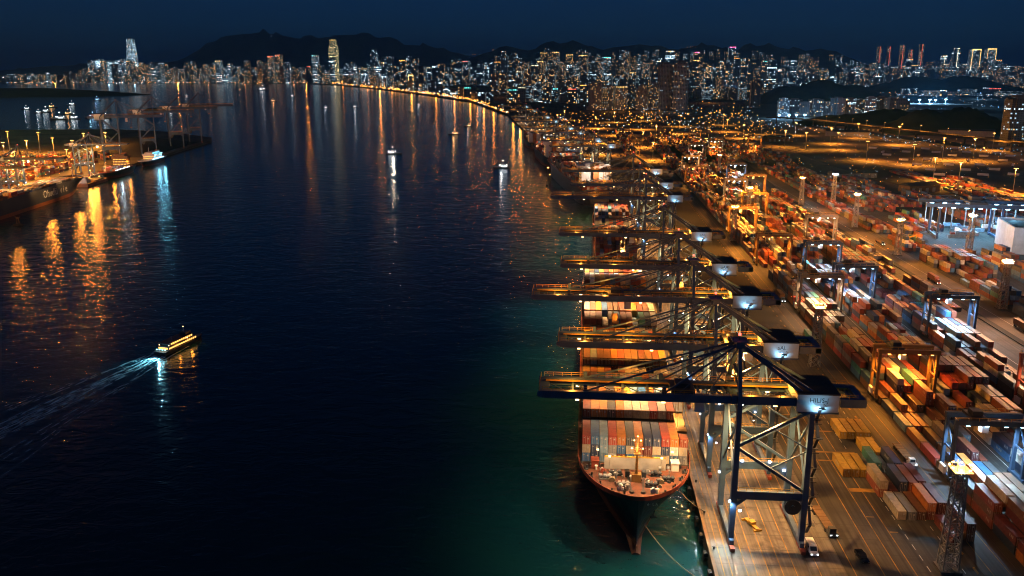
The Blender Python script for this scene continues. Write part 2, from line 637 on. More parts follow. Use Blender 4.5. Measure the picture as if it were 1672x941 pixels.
# painted lines
b, w = MB(), MB()
for x in (36.4, 38.3, 42.2, 44.6, 47.6, 51.0, 54.4, 60.3):
    b.poly([(x, 62, GZ + .008), (x + .24, 62, GZ + .008), (x + .24, 790, GZ + .008), (x, 790, GZ + .008)])
for x in (69.0, 76.0, 80.2, 84.0):
    b.poly([(x, 62, GZ + .008), (x + .26, 62, GZ + .008), (x + .26, 400, GZ + .008), (x, 400, GZ + .008)])
for x in (103.0, 107.4):
    b.poly([(x, 62, GZ + .008), (x + .22, 62, GZ + .008), (x + .22, 1190, GZ + .008), (x, 1190, GZ + .008)])
for x, y, x1, y1 in ((80.6, 241.3, 92, 243.6), (76.5, 262, 88, 262.9), (76.5, 268.5, 90, 269.6), (66.9 + 2.6, 300, 84, 300.8),
                     (80.6, 286, 87.5, 286.7), (80.6, 312, 96, 313), (80.6, 226, 82.8, 226.5), (84.4, 218, 86.6, 218.5)):
    b.poly([(x, y, GZ + .012), (x1, y, GZ + .012), (x1, y1, GZ + .012), (x, y1, GZ + .012)])
for k in range(52):                                   # worn dashes down the lot
    y = 64 + k * 5.2
    w.poly([(88.0, y, GZ + .008), (88.2, y, GZ + .008), (88.2, y + 2.6, GZ + .008), (88.0, y + 2.6, GZ + .008)])
    w.poly([(96.4, y, GZ + .008), (96.6, y, GZ + .008), (96.6, y + 2.2, GZ + .008), (96.4, y + 2.2, GZ + .008)])
for k in range(90):
    y = 64 + k * 9
    b.poly([(99.2, y, GZ + .008), (99.9, y + .6, GZ + .008), (99.9, y + 3.6, GZ + .008), (99.2, y + 3.0, GZ + .008)])
for x in (135.2, 158.5, 186.0, 212.0):
    w.poly([(x, 62, GZ + .008), (x + .2, 62, GZ + .008), (x + .2, 1100, GZ + .008), (x, 1100, GZ + .008)])
setting('yellow_road_markings', b, line_yellow)
setting('white_road_markings', w, line_white)
b = MB()
for x in (39.7, 57.9):
    b.box(x - .25, 60, GZ + .004, x + .25, 795, GZ + .05)
setting('crane_rails', b, rail_steel)

# fenders on the quay wall, each a thing
fb = MB().tube((0, -.9, 2.4), (0, .9, 2.4), .55, n=10).tube((0, -.7, 1.0), (0, .7, 1.0), .5, n=10)
fb.box(-.62, -1.0, .5, -.5, 1.0, 3.0)
f0 = None
for k in range(34):
    y = 178 + k * 9.0
    lab = 'black rubber fender on quay wall, ' + ORD[k] + ' counted from the ship bow end'
    if f0 is None:
        f0 = fb.build('quay_fender', rubber, loc=(33.4, y, .4))
        tag(f0, lab, 'fender', 'rubber fenders along the quay wall')
    else:
        copy_tree(f0, lab, (33.4, y, .4))
bb = MB().tube((0, 0, 0), (0, 0, .6), .28, .22, 10).tube((0, 0, .6), (0, 0, .8), .4, .34, 10)
b0 = None
for k in range(16):
    y = 186 + k * 19.0
    lab = 'squat mooring bollard on the quay edge, ' + ORD[k] + ' counted from the ship bow end'
    if b0 is None:
        b0 = bb.build('mooring_bollard', crane_dark, loc=(35.4, y, GZ + .3))
        tag(b0, lab, 'bollard', 'mooring bollards along the quay edge')
    else:
        copy_tree(b0, lab, (35.4, y, GZ + .3))
# ------------------------------------------------------------------ shipping containers
PAL = {
    'rust red': (.24, .06, .035), 'red': (.36, .055, .04), 'orange': (.48, .17, .035), 'navy': (.022, .045, .11),
    'blue': (.045, .14, .31), 'steel blue': (.17, .29, .40), 'teal': (.05, .24, .23), 'pale teal': (.27, .50, .48),
    'green': (.045, .19, .11), 'grey': (.25, .26, .27), 'dark grey': (.07, .075, .085), 'white': (.62, .62, .59),
    'beige': (.48, .41, .29), 'yellow': (.52, .32, .04), 'maroon': (.13, .028, .03), 'brown': (.17, .085, .045),
}
MIXED = (['rust red'] * 9 + ['red'] * 3 + ['orange'] * 3 + ['navy'] * 4 + ['blue'] * 4 + ['steel blue'] * 1 + ['teal'] +
         ['grey'] * 4 + ['dark grey'] * 4 + ['white'] * 2 + ['beige'] * 2 + ['maroon'] * 6 + ['brown'] * 6)
CL, CW, CH = 12.1, 2.33, 2.59


def container_body(marks=0):
    m = MB()
    x, y, h, p = CW / 2, CL / 2, CH, .15
    m.box(-x + .05, -y + .05, .12, x - .05, y - .05, h - .04)
    for sx in (-1, 1):
        for sy in (-1, 1):
            m.box(min(sx * x, sx * (x - p)), min(sy * y, sy * (y - p)), 0, max(sx * x, sx * (x - p)), max(sy * y, sy * (y - p)), h)
        m.box(min(sx * x, sx * (x - .1)), -y + p, h - .14, max(sx * x, sx * (x - .1)), y - p, h - .005)
        m.box(min(sx * x, sx * (x - .1)), -y + p, 0, max(sx * x, sx * (x - .1)), y - p, .18)
    for sy in (-1, 1):
        m.box(-x + p, min(sy * y, sy * (y - .1)), h - .16, x - p, max(sy * y, sy * (y - .1)), h - .005)
        m.box(-x + p, min(sy * y, sy * (y - .1)), 0, x - p, max(sy * y, sy * (y - .1)), .18)
    if marks:
        for sx in (-1, 1):
            for k in range(marks):
                yy = -1.2 + k * .62 if marks > 4 else -4.6 + k * .8
                hh = (.9, .7, .9, .55, .8, .9)[k % 6]
                a = sx * (x - .045)
                m.box(min(a, a + sx * .012), yy, 1.1, max(a, a + sx * .012), yy + .42, 1.1 + hh, 1)
    return m


def container_door(s):
    m = MB()
    y = -CL / 2
    a, b_ = (.02, 1.05) if s > 0 else (-1.05, -.02)
    m.box(a, y - .012, .2, b_, y + .04, CH - .18)
    for t in (.28, .72):
        cx = a + (b_ - a) * t
        m.tube((cx, y - .05, .1), (cx, y - .05, CH - .1), .035, n=6, m=1)
    m.box(a + .2, y - .02, 1.5 if s > 0 else 1.9, a + .62, y - .011, 1.95 if s > 0 else 2.12, 1)
    return m


_bodies = [container_body(k).build('container_mesh', [box_paint, bar_grey]) for k in (0, 6, 3)]
_doors = [container_door(s).build('door', [box_paint, bar_grey]) for s in (-1, 1)]
BODY_ME, DOOR_ME = [q.data for q in _bodies], [d.data for d in _doors]
for o in _bodies + _doors:
    bpy.data.objects.remove(o)

CANDS, MASS = [], []       # candidates (shown one by one) and boxes that go into the mass


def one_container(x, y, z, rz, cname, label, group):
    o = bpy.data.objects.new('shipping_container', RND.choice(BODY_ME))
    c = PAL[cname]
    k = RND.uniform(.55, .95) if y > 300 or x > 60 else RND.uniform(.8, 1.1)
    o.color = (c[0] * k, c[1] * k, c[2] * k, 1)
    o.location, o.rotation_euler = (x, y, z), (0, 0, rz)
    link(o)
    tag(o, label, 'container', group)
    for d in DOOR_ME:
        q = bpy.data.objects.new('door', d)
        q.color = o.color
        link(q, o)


def mass_box(x, y, z, rz=0.0, cname=None):
    MASS.append((x, y, z, rz, cname or RND.choice(MIXED)))


def stack_grid(cols, rows, tiers_fn, px, py, colour_fn, label_fn, group, limit_depth):
    """cols x rows of stacks. Shown boxes become candidates, the rest of each stack goes to the mass."""
    H = {(i, j): tiers_fn(i, j) for i in range(len(cols)) for j in range(len(rows))}
    for (i, j), n in H.items():
        for t in range(n):
            x, y, z = cols[i] + RND.uniform(-.04, .04), rows[j] + RND.uniform(-.06, .06), px + t * (CH + .012)
            cname = colour_fn(i, j, t)
            shown = t == n - 1 or H.get((i, j - 1), 0) <= t or (H.get((i - 1, j), 0) <= t)
            d = depth_of(x, y, z)
            if shown and d < limit_depth:
                CANDS.append((d, x, y, z, 0.0, cname, label_fn(i, j, t, n, cname), group))
            elif shown or H.get((i + 1, j), 0) <= t or H.get((i, j + 1), 0) <= t:
                mass_box(x, y, z, 0.0, cname)


TIER = ['bottom', 'second', 'third', 'fourth', 'fifth', 'sixth', 'seventh']

# --- deck cargo of the big ship
BOW_Y, DECK_Z = 206.0, 17.0
S_COLS = [1.75 + 2.49 * k for k in range(12)]
S_ROWS = [228 + 6.1 + 14.0 * k for k in range(16)]
S_TIERS = [3, 4, 4, 3, 2, 3, 4, 3, 4, 4, 3, 4, 3, 4, 3, 3]
FRONT = {
    (0, 2): ['red', 'blue', 'steel blue', 'red', 'orange', 'dark grey', 'orange', 'navy', 'navy', 'red', 'orange', 'rust red'],
    (0, 1): ['beige', 'navy', 'steel blue', 'grey', 'blue', 'beige', 'rust red', 'maroon', 'beige', 'navy', 'white', 'beige'],
    (0, 0): ['blue', 'navy', 'steel blue', 'white', 'rust red', 'blue', 'grey', 'brown', 'steel blue', 'beige', 'blue', 'grey'],
    (1, 3): ['rust red', 'orange', 'orange', 'dark grey', 'orange', 'beige', 'beige', 'beige', 'red', 'grey', 'rust red', 'dark grey'],
    (3, 2): ['brown', 'grey', 'teal', 'steel blue', 'teal', 'pale teal', 'pale teal', 'teal', 'rust red', 'steel blue', 'pale teal', 'rust red'],
    (3, 1): ['maroon', 'maroon', 'rust red', 'teal', 'teal', 'green', 'teal', 'dark grey', 'maroon', 'steel blue', 'maroon', 'dark grey'],
}
GOLD_LIT = ['orange', 'yellow', 'rust red', 'orange', 'rust red', 'beige', 'brown', 'grey', 'orange', 'steel blue', 'brown', 'yellow', 'dark grey']  # gold lamp light put into the paint: orange and yellow boxes favoured


def ship_tiers(i, j):
    n = S_TIERS[j]
    if j in (4, 8, 11) and (i * 7 + j * 3) % 5 == 0:
        n -= 1
    return n


def ship_colour(i, j, t):
    if (j, t) in FRONT:
        return FRONT[(j, t)][i]
    if RND.random() < .55:
        return RND.choice(GOLD_LIT)
    return RND.choice(MIXED)


stack_grid(S_COLS, S_ROWS, ship_tiers, DECK_Z, 0, ship_colour,
           lambda i, j, t, n, c: f'{c} container, {TIER[t]} tier, {ORD[i]} from the seaward side, {ORD[j]} bay behind ship bow',
           'containers on deck of the big ship', 560)

# --- yard blocks
def field(seed):
    r = random.Random(seed)
    ph = [(r.uniform(0, 6.3), r.uniform(.15, .6), r.uniform(.2, .9)) for _ in range(5)]
    return lambda a, b_: sum(math.sin(p + a * u + b_ * w) for p, u, w in ph) / 5


def yard_block(x0, n, y0, y1, word, seed, hi=4, limit=430, pitch=13.1, gaps=(), fill=.55):
    f = field(seed)
    r = random.Random(seed + 1)
    rows = []
    y = y0
    while y < y1:
        rows.append(y)
        y += pitch
    tall = {}

    def tiers(i, j):
        if any(a <= rows[j] <= b_ for a, b_ in gaps):
            return 0
        v = fill + .9 * f(i * .9, j * 1.1) + r.uniform(-.22, .22)
        return max(0, min(hi, int(round(v * hi))))
    stack_grid([x0 + 2.72 * k for k in range(n)], rows, tiers, GZ + .02, 0, lambda i, j, t: r.choice(MIXED),
               lambda i, j, t, m_, c: f'{c} container, {TIER[t]} tier, {ORD[i]} row, {ORD[j]} bay of the {word}', 
               'containers in the ' + word, limit)


yard_block(113.6, 6, 202, 1180, 'yard block beside the road', 3, 4, 560, fill=.55)
yard_block(138.0, 6, 246, 1190, 'yard block behind the first', 5, 4, 500, fill=.6)
yard_block(163.6, 6, 300, 1200, 'yard block by dark strip', 8, 4, 470, fill=.62)
yard_block(190.4, 3, 430, 900, 'thin yard block by the dark strip', 9, 3, 420, fill=.45)
yard_block(225.0, 8, 395, 660, 'rail side yard block', 12, 4, 420, fill=.55, gaps=((452, 470), (585, 606)))
yard_block(262.0, 9, 440, 600, 'yard block before the white shed', 14, 4, 420, fill=.55)
yard_block(226.0, 6, 690, 900, 'far rail side yard block', 15, 3, 100, fill=.4)
yard_block(262.0, 8, 700, 760, 'rail yard block', 31, 3, 10, fill=.5)
yard_block(228.0, 7, 905, 1180, 'rail yard block', 32, 3, 10, fill=.5)
yard_block(256.0, 9, 800, 1180, 'rail yard block', 33, 3, 10, fill=.5)
yard_block(290.0, 9, 830, 1020, 'rail yard block', 34, 3, 10, fill=.55)
yard_block(322.0, 9, 700, 900, 'rail yard block', 35, 3, 10, fill=.5)
yard_block(352.0, 9, 560, 860, 'rail yard block', 36, 3, 10, fill=.5)
yard_block(385.0, 9, 600, 1150, 'rail yard block', 37, 2, 10, fill=.45)
yard_block(420.0, 9, 760, 1060, 'rail yard block', 38, 2, 10, fill=.45)
for xx, yy0, yy1, sd in ((113, 1230, 1700, 21), (150, 1230, 1750, 22), (190, 1230, 1700, 23), (230, 1230, 1650, 24), (60, 1300, 1900, 25), (270, 1230, 1600, 26)):
    yard_block(xx, 7, yy0, yy1, 'far yard block', sd, 4, 10, pitch=14, fill=.45)

# --- loose stacks on the marked lot
G_LOT = 'containers on the marked lot'


def lot_box(x, y, t, cname, label):
    CANDS.append((0.0, x, y, GZ + .02 + t * (CH + .012), RND.uniform(-.01, .01), cname, label, G_LOT))


for k in range(4):
    lot_box(89.4 + 2.64 * k, 286.3, 0, 'yellow', f'yellow container, {ORD[k]} of the four side by side beyond the other lot stacks')
for k in range(3):
    lot_box(82.3 + 2.64 * k, 257.2, 0, 'yellow', f'yellow container, {ORD[k]} of three side by side next to the teal one')
for k in range(2):
    lot_box(93.6 + 2.66 * k, 270.6, 0, 'yellow', f'yellow container just behind the teal one, {ORD[k]} of its pair')
lot_box(91.2, 256.6, 0, 'grey', 'grey container carrying the single teal container')
lot_box(91.2, 257.0, 1, 'teal', 'lone teal container on top of a grey one beside yellow ones')
for x, y, st_ in (
        (94.4, 256.0, ['steel blue']), (97.2, 257.4, ['navy', 'navy']),
        (89.0, 244.4, ['rust red', 'beige']), (91.8, 243.8, ['maroon']), (94.6, 244.6, ['navy', 'navy']), (97.3, 244.2, ['rust red', 'rust red']), (100.0, 245.6, ['maroon', 'maroon']),
        (89.9, 231.4, ['beige']), (92.6, 231.2, ['grey']), (95.3, 231.6, ['brown']), (98.0, 232.0, ['rust red', 'orange']), (100.8, 232.4, ['maroon', 'maroon']),
        (99.6, 218.6, ['maroon']), (103.9, 221.0, ['brown', 'maroon'])):
    for t, c in enumerate(st_):
        where = 'nearest lot row' if y < 235 else ('middle lot row' if y < 250 else 'row behind the lot middle')
        if y < 225: where = 'stack next to the lattice tower foot'
        col = int(round((x - 89.0) / 2.72))
        lot_box(x, y, t, c, f'{c} container, {TIER[t]} tier, {ORD[col]} from the quay, {where}')

CANDS.sort(key=lambda c: c[0])
SEEN_LABEL = {}
for k, (d, x, y, z, rz, c, lab, grp) in enumerate(CANDS):
    if k < 298 and lab not in SEEN_LABEL:
        SEEN_LABEL[lab] = 1
        one_container(x, y, z, rz, c, lab, grp)
    else:
        mass_box(x, y, z, rz, c)

# ------------------------------------------------------------------ ships
def lerp(a, b_, t):
    return a + (b_ - a) * t


def hull_outline(L, B, blunt, sharp):
    def dk(y):
        f = (1 - (1 - min(y / blunt, 1)) ** 2.3) ** .56
        if y > L - 26:
            f *= 1 - .14 * ((y - L + 26) / 26) ** 2
        return B / 2 * f

    def wl(y):
        f = math.sin(PI / 2 * min(max(y, 0) / sharp, 1)) ** 1.15
        if y > L - 40:
            f *= 1 - .55 * ((y - L + 40) / 40) ** 1.6
        return B / 2 * f
    return dk, wl


def make_hull(root, L, B, D, mats, blunt=29.0, sharp=80.0, rake=3.0, boot=3.2, bulw=1.2):
    """Hull with flared bow pointing to local -Y; the bow stands at y = 0."""
    dk, wl = hull_outline(L, B, blunt, sharp)
    ys = [0, .25, .8, 1.8, 3.2, 5, 7.5, 11, 15, 20, 26, 34, 45, 60, 80, L * .5, L - 60, L - 40, L - 26, L - 14, L - 5, L]
    ys = sorted({round(y, 3) for y in ys if y <= L})
    zs = [-1.5, 0.0, boot * .6, boot, boot + .01, D * .45, D * .62, D * .78, D * .9, D]
    m = MB()
    for s in (-1, 1):
        vs, fs, ms = [], [], []
        for y in ys:
            for z in zs:
                t = max(z, 0) / D
                hw = lerp(wl(y - rake * .4), dk(y), t ** 1.7)
                yy = y + rake * (1 - t) * max(0, 1 - y / 22)
                vs.append((s * hw, yy, z))
        n = len(zs)
        o = len(m.v)
        m.v.extend(vs)
        for a in range(len(ys) - 1):
            for c in range(n - 1):
                q = (a * n + c, (a + 1) * n + c, (a + 1) * n + c + 1, a * n + c + 1)
                if s < 0:
                    q = q[::-1]
                m.f.append(tuple(i + o for i in q))
                m.m.append(1 if zs[c + 1] <= boot + .005 else 0)
    # transom
    n = len(zs)
    last = len(ys) - 1
    A = [last * n + c for c in range(n)]
    Bq = [len(ys) * n + last * n + c for c in range(n)]
    for c in range(n - 1):
        m.f.append((A[c], Bq[c], Bq[c + 1], A[c + 1]))
        m.m.append(1 if zs[c + 1] <= boot + .005 else 0)
    m.tube((0, rake - 1.6, -.6), (0, 12, -.4), 1.3, 2.4, 12, 1)
    m.build('hull', mats[:2], root, smooth=False)
    out = [(dk(y), y) for y in ys]
    ring = [(-x, y) for x, y in out] + [(x, y) for x, y in reversed(out)]
    MB().poly([(x * .985, y + .05, D - .05) for x, y in reversed(ring[1:])]).build('deck', mats[2], root)
    b_ = MB()
    for s in (-1, 1):
        for (x0, y0), (x1, y1) in zip(out, out[1:]):
            b_.add([(s * x0, y0, D - .02), (s * x1, y1, D - .02), (s * x1, y1, D + bulw), (s * x0, y0, D + bulw),
                    (s * max(0, x0 - .22), y0 + .1, D - .02), (s * max(0, x1 - .22), y1 + .1, D - .02),
                    (s * max(0, x1 - .22), y1 + .1, D + bulw), (s * max(0, x0 - .22), y0 + .1, D + bulw)],
                   [(0, 1, 2, 3), (5, 4, 7, 6), (3, 2, 6, 7)])
    b_.build('bulwark', mats[3], root)
    return dk


def winch(x, y, z):
    m = MB()
    m.box(x - 1.5, y - .6, z, x + 1.5, y + .6, z + .35)
    for k in (-1.1, 0, 1.1):
        m.tube((x + k - .35, y, z + .95), (x + k + .35, y, z + .95), .6, n=10)
    m.tube((x - 1.7, y, z + .95), (x + 1.7, y, z + .95), .22, n=8)
    m.box(x - .3, y + .5, z, x + .5, y + 1.3, z + 1.2)
    return m


def fit_foredeck(root, B, D, mast_h=13.0):
    m = MB().box(-8.6, 18.4, D, 8.6, 18.8, D + 3.6)
    for k in range(-8, 9, 2):
        m.box(k - .1, 18.81, D, k + .1, 20.2, D + 2.6)
    bw = m.build('breakwater', hatch_light, root)
    MB().box(-8.6, 18.38, D + 3.6, 8.6, 18.82, D + 3.9).build('top_rail', rail_yellow, bw)
    mt = MB()
    mt.tube((0, 11.5, D), (0, 11.5, D + mast_h), .5, .22, 10)
    mt.bar((-1.6, 11.5, D + mast_h * .72), (1.6, 11.5, D + mast_h * .72), .18)
    mt.bar((-1.0, 11.5, D + mast_h * .9), (1.0, 11.5, D + mast_h * .9), .16)
    for k in range(9):
        mt.box(-.62, 11.0, D + 2.4 + k * 1.1, .62, 11.1, D + 2.46 + k * 1.1)
    mt.box(-1.3, 10.6, D, 1.3, 12.4, D + 2.2)
    mt.box(-.9, 10.9, D + mast_h * .62, .9, 12.1, D + mast_h * .64)
    mast = mt.build('foremast', rtg_ochre, root)
    lp = MB()
    for x, z in ((-1.5, .75), (1.5, .75), (-.9, .93), (.9, .93), (0, 1.02)):
        lp.box(x - .16, 11.15, D + mast_h * z - .14, x + .16, 11.4, D + mast_h * z + .14)
    lp.build('mast_lamp', g_warm, mast)
    for x, y, r_mat in ((-5.6, 14.8, crane_dark), (5.6, 14.8, crane_dark), (-3.6, 8.2, galv), (3.8, 8.4, crane_dark), (-8.6, 12.0, galv), (8.8, 12.2, crane_dark)):
        winch(x, y, D).build('winch', r_mat, root)
    q = MB()
    for s in (-1, 1):
        q.bar((s * 2.2, 14.6, D + .12), (s * 1.5, 4.4, D + .12), .5, .22).box(s * 2.3 - .6, 13.6, D, s * 2.3 + .6, 15.4, D + 1.6)
        q.tube((s * 1.5, 4.6, D), (s * 1.5, 4.6, D + .5), .7, .6, 10)
    q.build('anchor_chain', crane_dark, root)
    dk_, _w = hull_outline(262, 32.4, 29, 80)
    for s in (-1, 1):
        each('bulwark_stay', MB().box(-.1, -.08, 0, .1, .08, 1.15), crane_dark, root, [(s * (dk_(1.2 + i * 1.15) - .45), 1.2 + i * 1.15, D) for i in range(20)])
        for y in (4.5, 8.5, 13.5, 18.0):
            x = s * (dk_(y) - 1.5)
            MB().tube((x - .3, y - .5, D), (x - .3, y - .5, D + .9), .26, n=8).tube((x + .3, y + .5, D), (x + .3, y + .5, D + .9), .26, n=8).box(x - .7, y - .9, D, x + .7, y + .9, D + .14).build('mooring_bitts', crane_dark, root)
        MB().tube((s * 6.6, 10.4, D + .3), (s * 6.6, 11.6, D + .3), .9, n=14).build('rope_coil', rope_mat, root)
        MB().box(s * 11.2 - 1.0, 18.2, D, s * 11.2 + 1.0, 20.6, D + 2.3).box(s * 11.2 - 1.2, 18.0, D + 2.3, s * 11.2 + 1.2, 20.8, D + 2.5).build('deck_store', hull_white if s > 0 else rust_red, root)
    r = random.Random(5)
    for k in range(90):
        x, y = r.uniform(-14, 14), r.uniform(2.6, 21)
        if abs(x) > 15.0 * min(1, y / 21) ** .5 - 1.6 or abs(x) < 1.3 or (abs(x) < 9.2 and y > 17.6):
            continue
        q = MB()
        s = r.uniform(.25, .75)
        if r.random() < .5:
            q.tube((x, y, D), (x, y, D + s * 2), s * .6, s * .5, 8).tube((x, y, D + s * 2), (x, y, D + s * 2.5), s, s * .8, 8)
            q.build('deck_vent', r.choice([galv, hull_white, crane_dark]), root)
        else:
            q.box(x - s, y - s * .6, D, x + s, y + s * .6, D + s * 1.2).box(x - s * .6, y - s * .4, D + s * 1.2, x + s * .6, y + s * .4, D + s * 1.7)
            q.build('deck_locker', r.choice([galv, rust_red, crane_dark, hull_white]), root)
    return mast


hatch_light = paint('breakwater grey', (.34, .34, .33), .6, 0, .4, .3)

deck_brown = paint('worn red oxide deck', (.16, .05, .025), .65, 0, .5, .6, dirt=(.05, .03, .02))
SHIP_L = 262.0
ship = thing('container_ship', 'huge laden container ship with dark navy hull and red foredeck, moored under the nearest cranes',
             'container ship', (15.5, BOW_Y, 0))
dk = make_hull(ship, SHIP_L, 32.4, DECK_Z - .4, (hull_navy, hull_dark_red, deck_brown, rust_red))
fit_foredeck(ship, 32, DECK_Z - .4)
m = MB()
for j, y in enumerate(S_ROWS):
    m.box(-15.4, y - BOW_Y - 6.2, DECK_Z - .39, 15.4, y - BOW_Y + 6.2, DECK_Z - .03)
m.build('hatch_covers', hatch_grey, ship)
for j, y in enumerate(S_ROWS[:-1]):                              # lashing bridges stand between the bays
    q = MB()
    yy = y + 7.0 - BOW_Y
    for k in range(13):
        x = -15.2 + k * 2.49 + .25
        q.box(x - .12, yy - .3, DECK_Z - .4, x + .12, yy + .3, DECK_Z + 7.4)
    for z in (2.6, 5.2, 7.4):
        q.box(-15.3, yy - .45, DECK_Z + z, 15.3, yy + .45, DECK_Z + z + .12)
    q.build('lashing_bridge', crane_dark, ship)
q = MB().box(-15.6, 247, DECK_Z - .4, 15.6, 255, 24).box(-16.2, 247.5, 24, 16.2, 252, 27)
q.build('deckhouse', hull_grey, ship)
for s, tx in ((1, 'VOR'), ):
    lettering('I   V O B   L A', 1.0, letter_pale, ship, (2.2, .75, DECK_Z - 1.6), (rad(80), 0, 0))
a = MB()
a.bar((4.6, 3.6, 12.2), (4.3, 3.6, 10.2), .35).bar((3.4, 3.4, 10.3), (5.2, 3.6, 10.3), .5, .4)
a.build('anchor', crane_dark, ship)
for s in (-1, 1):                                                 # deck lamps along the foredeck
    for x, y in ((7.2, 16.8), (10.5, 21.0)):
        MB().tube((s * x, y, DECK_Z - .4), (s * x, y, DECK_Z + 4), .09, n=6).box(s * x - .3, y - .2, DECK_Z + 4, s * x + .3, y + .2, DECK_Z + 4.3, 1).build('deck_lamp', [galv, g_warm], ship)
lamp('POINT', WARM, 800, (0, 10.2, DECK_Z + 9.5), ship, .4)
lamp('POINT', WARM, 420, (-7.2, 15.2, DECK_Z + 4.4), ship, .3)
lamp('POINT', WARM, 420, (7.2, 15.2, DECK_Z + 4.4), ship, .3)


def rope(name, label, pts, r=.12):
    m = MB()
    for p, q in zip(pts, pts[1:]):
        m.tube(p, q, r, n=6)
    return tag(m.build(name, rope_mat), label, 'mooring line', 'mooring lines of the big ship')


def sag(p, q, s, n=10):
    return [tuple(lerp(a, b_, k / n) - (s * 4 * (k / n) * (1 - k / n) if i == 2 else 0) for i, (a, b_) in enumerate(zip(p, q))) for k in range(n + 1)]


rope('mooring_line', 'taut pale mooring line from the ship bow rail down to the quay', sag((26.0, 214.5, DECK_Z), (35.4, 224, GZ + .9), .9))
rope('mooring_line', 'long slack mooring line from the stem low over the teal water', sag((17.5, 207.5, 9.0), (35.4, 186, GZ + .9), 3.4), .14)

# second ship further along the quay, its bow close behind the first one's stern
def cargo_ship(label, L, B, D, loc, rz, mats, tiers, house=None, seed=1, paint_mix=None, lit=None, house_mat=None):
    root = thing('container_ship', label, 'container ship', loc, rz)
    make_hull(root, L, B, D, mats, blunt=B * .9, sharp=B * 2.4)
    fit = MB()
    fit.tube((0, 9, D), (0, 9, D + 11), .5, .25, 8).bar((-1.6, 9, D + 8), (1.6, 9, D + 8), .25)
    fit.build('foremast', hull_white, root)
    r = random.Random(seed)
    n = int((B - 2) / 2.49)
    y = B * .95
    M = Matrix.Translation(loc) @ Matrix.Rotation(rz, 4, 'Z')
    while y + 13 < L - 8:
        if house and house[0] - 7 < y + 6 < house[1] + 7:
            y += 13.6
            continue
        h = max(1, tiers + r.choice([-1, 0, 0, 1]))
        for i in range(n):
            for t in range(h - (r.random() < .2)):
                if t < h - 2 and 0 < i < n - 1 and t > 0:
                    continue
                p = M @ Vector(((i - (n - 1) / 2) * 2.49, y + 6.1, D + .1 + t * 2.6))
                mass_box(p.x, p.y, p.z, rz, r.choice(paint_mix or MIXED))
        y += 13.8
    if house:
        a0, a1, hh = house
        w = MB()
        w.box(-B * .42, a0, D - .1, B * .42, a1, D + hh * .8)
        w.box(-B * .5, a0 + .5, D + hh * .8, B * .5, a1 - 1.5, D + hh)
        w.box(-B * .3, a0 + 1.5, D + hh, B * .3, a1 - 3, D + hh + 2.2)
        hs = w.build('deckhouse', house_mat or hull_white, root)
        g = MB()
        for k in range(int(hh / 3.2)):
            for i in range(-4, 5):
                x = i * B * .09
                g.box(x - .5, a0 - .03, D + 1.6 + k * 3.0, x + .5, a0 - .005, D + 2.5 + k * 3.0)
                if abs(i) < 3:
                    pass
        for s in (-1, 1):
            for k in range(int(hh * .8 / 3.2)):
                for i in range(int((a1 - a0) / 3)):
                    yy = a0 + 1.5 + i * 3
                    x = s * (B * .42 + .01)
                    g.box(min(x, x + s * .02), yy - .45, D + 1.6 + k * 3, max(x, x + s * .02), yy + .45, D + 2.5 + k * 3)
        g.build('window', g_cabin, hs)
        MB().box(-2.6, a1 + 1, D, 2.6, a1 + 7, D + hh + 3).build('funnel', hull_orange, root)
        MB().tube((0, a0 + 4, D + hh + 2.2), (0, a0 + 4, D + hh + 9), .35, .15, 8).build('radar_mast', hull_white, root)
    return root


cargo_ship('smaller laden container ship moored close behind the big ship', 232, 27, 12, (19.5, 486, 0), 0,
           (hull_grey, hull_red, deck_red, rust_red), 5, None, 31)
QA = math.atan2(96, 604)      # the quay turns here
def quay_pt(y, off):
    """Point off metres seaward of the quay line at y, and the heading of that stretch."""
    y2 = y + 5
    a = math.atan2(quay_x(y) - quay_x(y2), 5)
    return quay_x(y) - off * math.cos(a), y - off * math.sin(a) * 0, a


x, y, a = quay_pt(826, 17)
s3 = cargo_ship('grey hulled container ship with floodlit white deckhouse near its stern, where the quay bends', 330, 32, 15,
                (x - 330 * math.sin(a), y + 330 * math.cos(a), 0), a + PI, (hull_grey, hull_navy, deck_red, rust_red), 4, (288, 304, 22), 41,
                house_mat=hull_white)
lamp('SPOT', (1, .8, .62), 30000, (0, 322, 36), s3, .5, 100, aim=(0, -.8, -.6))
lamp('SPOT', (1, .85, .7), 9000, (-19, 296, 42), s3, .5, 120, aim=(.7, 0, -.7))
x, y, a = quay_pt(1185, 15)
s4 = cargo_ship('dark container ship with a row of small green lit cabins, next along the bent quay', 210, 28, 13,
                (x - 210 * math.sin(a), y + 210 * math.cos(a), 0), a + PI, (hull_navy, hull_red, hatch_grey, hull_navy), 3, (178, 192, 20), 43)
lamp('POINT', CYAN, 5000, (-17, 190, 24), s4, .8)
x, y, a = quay_pt(1480, 14)
s5 = cargo_ship('small orange lit feeder ship at the far end of the bent quay', 150, 24, 10,
                (x - 150 * math.sin(a), y + 150 * math.cos(a), 0), a + PI, (hull_navy, hull_red, hatch_grey, hull_navy), 3, (124, 136, 17), 44)
for k in (20, 60, 100):
    lamp('POINT', SODIUM, 9000, (-12, k, 26), s5, 1.2)

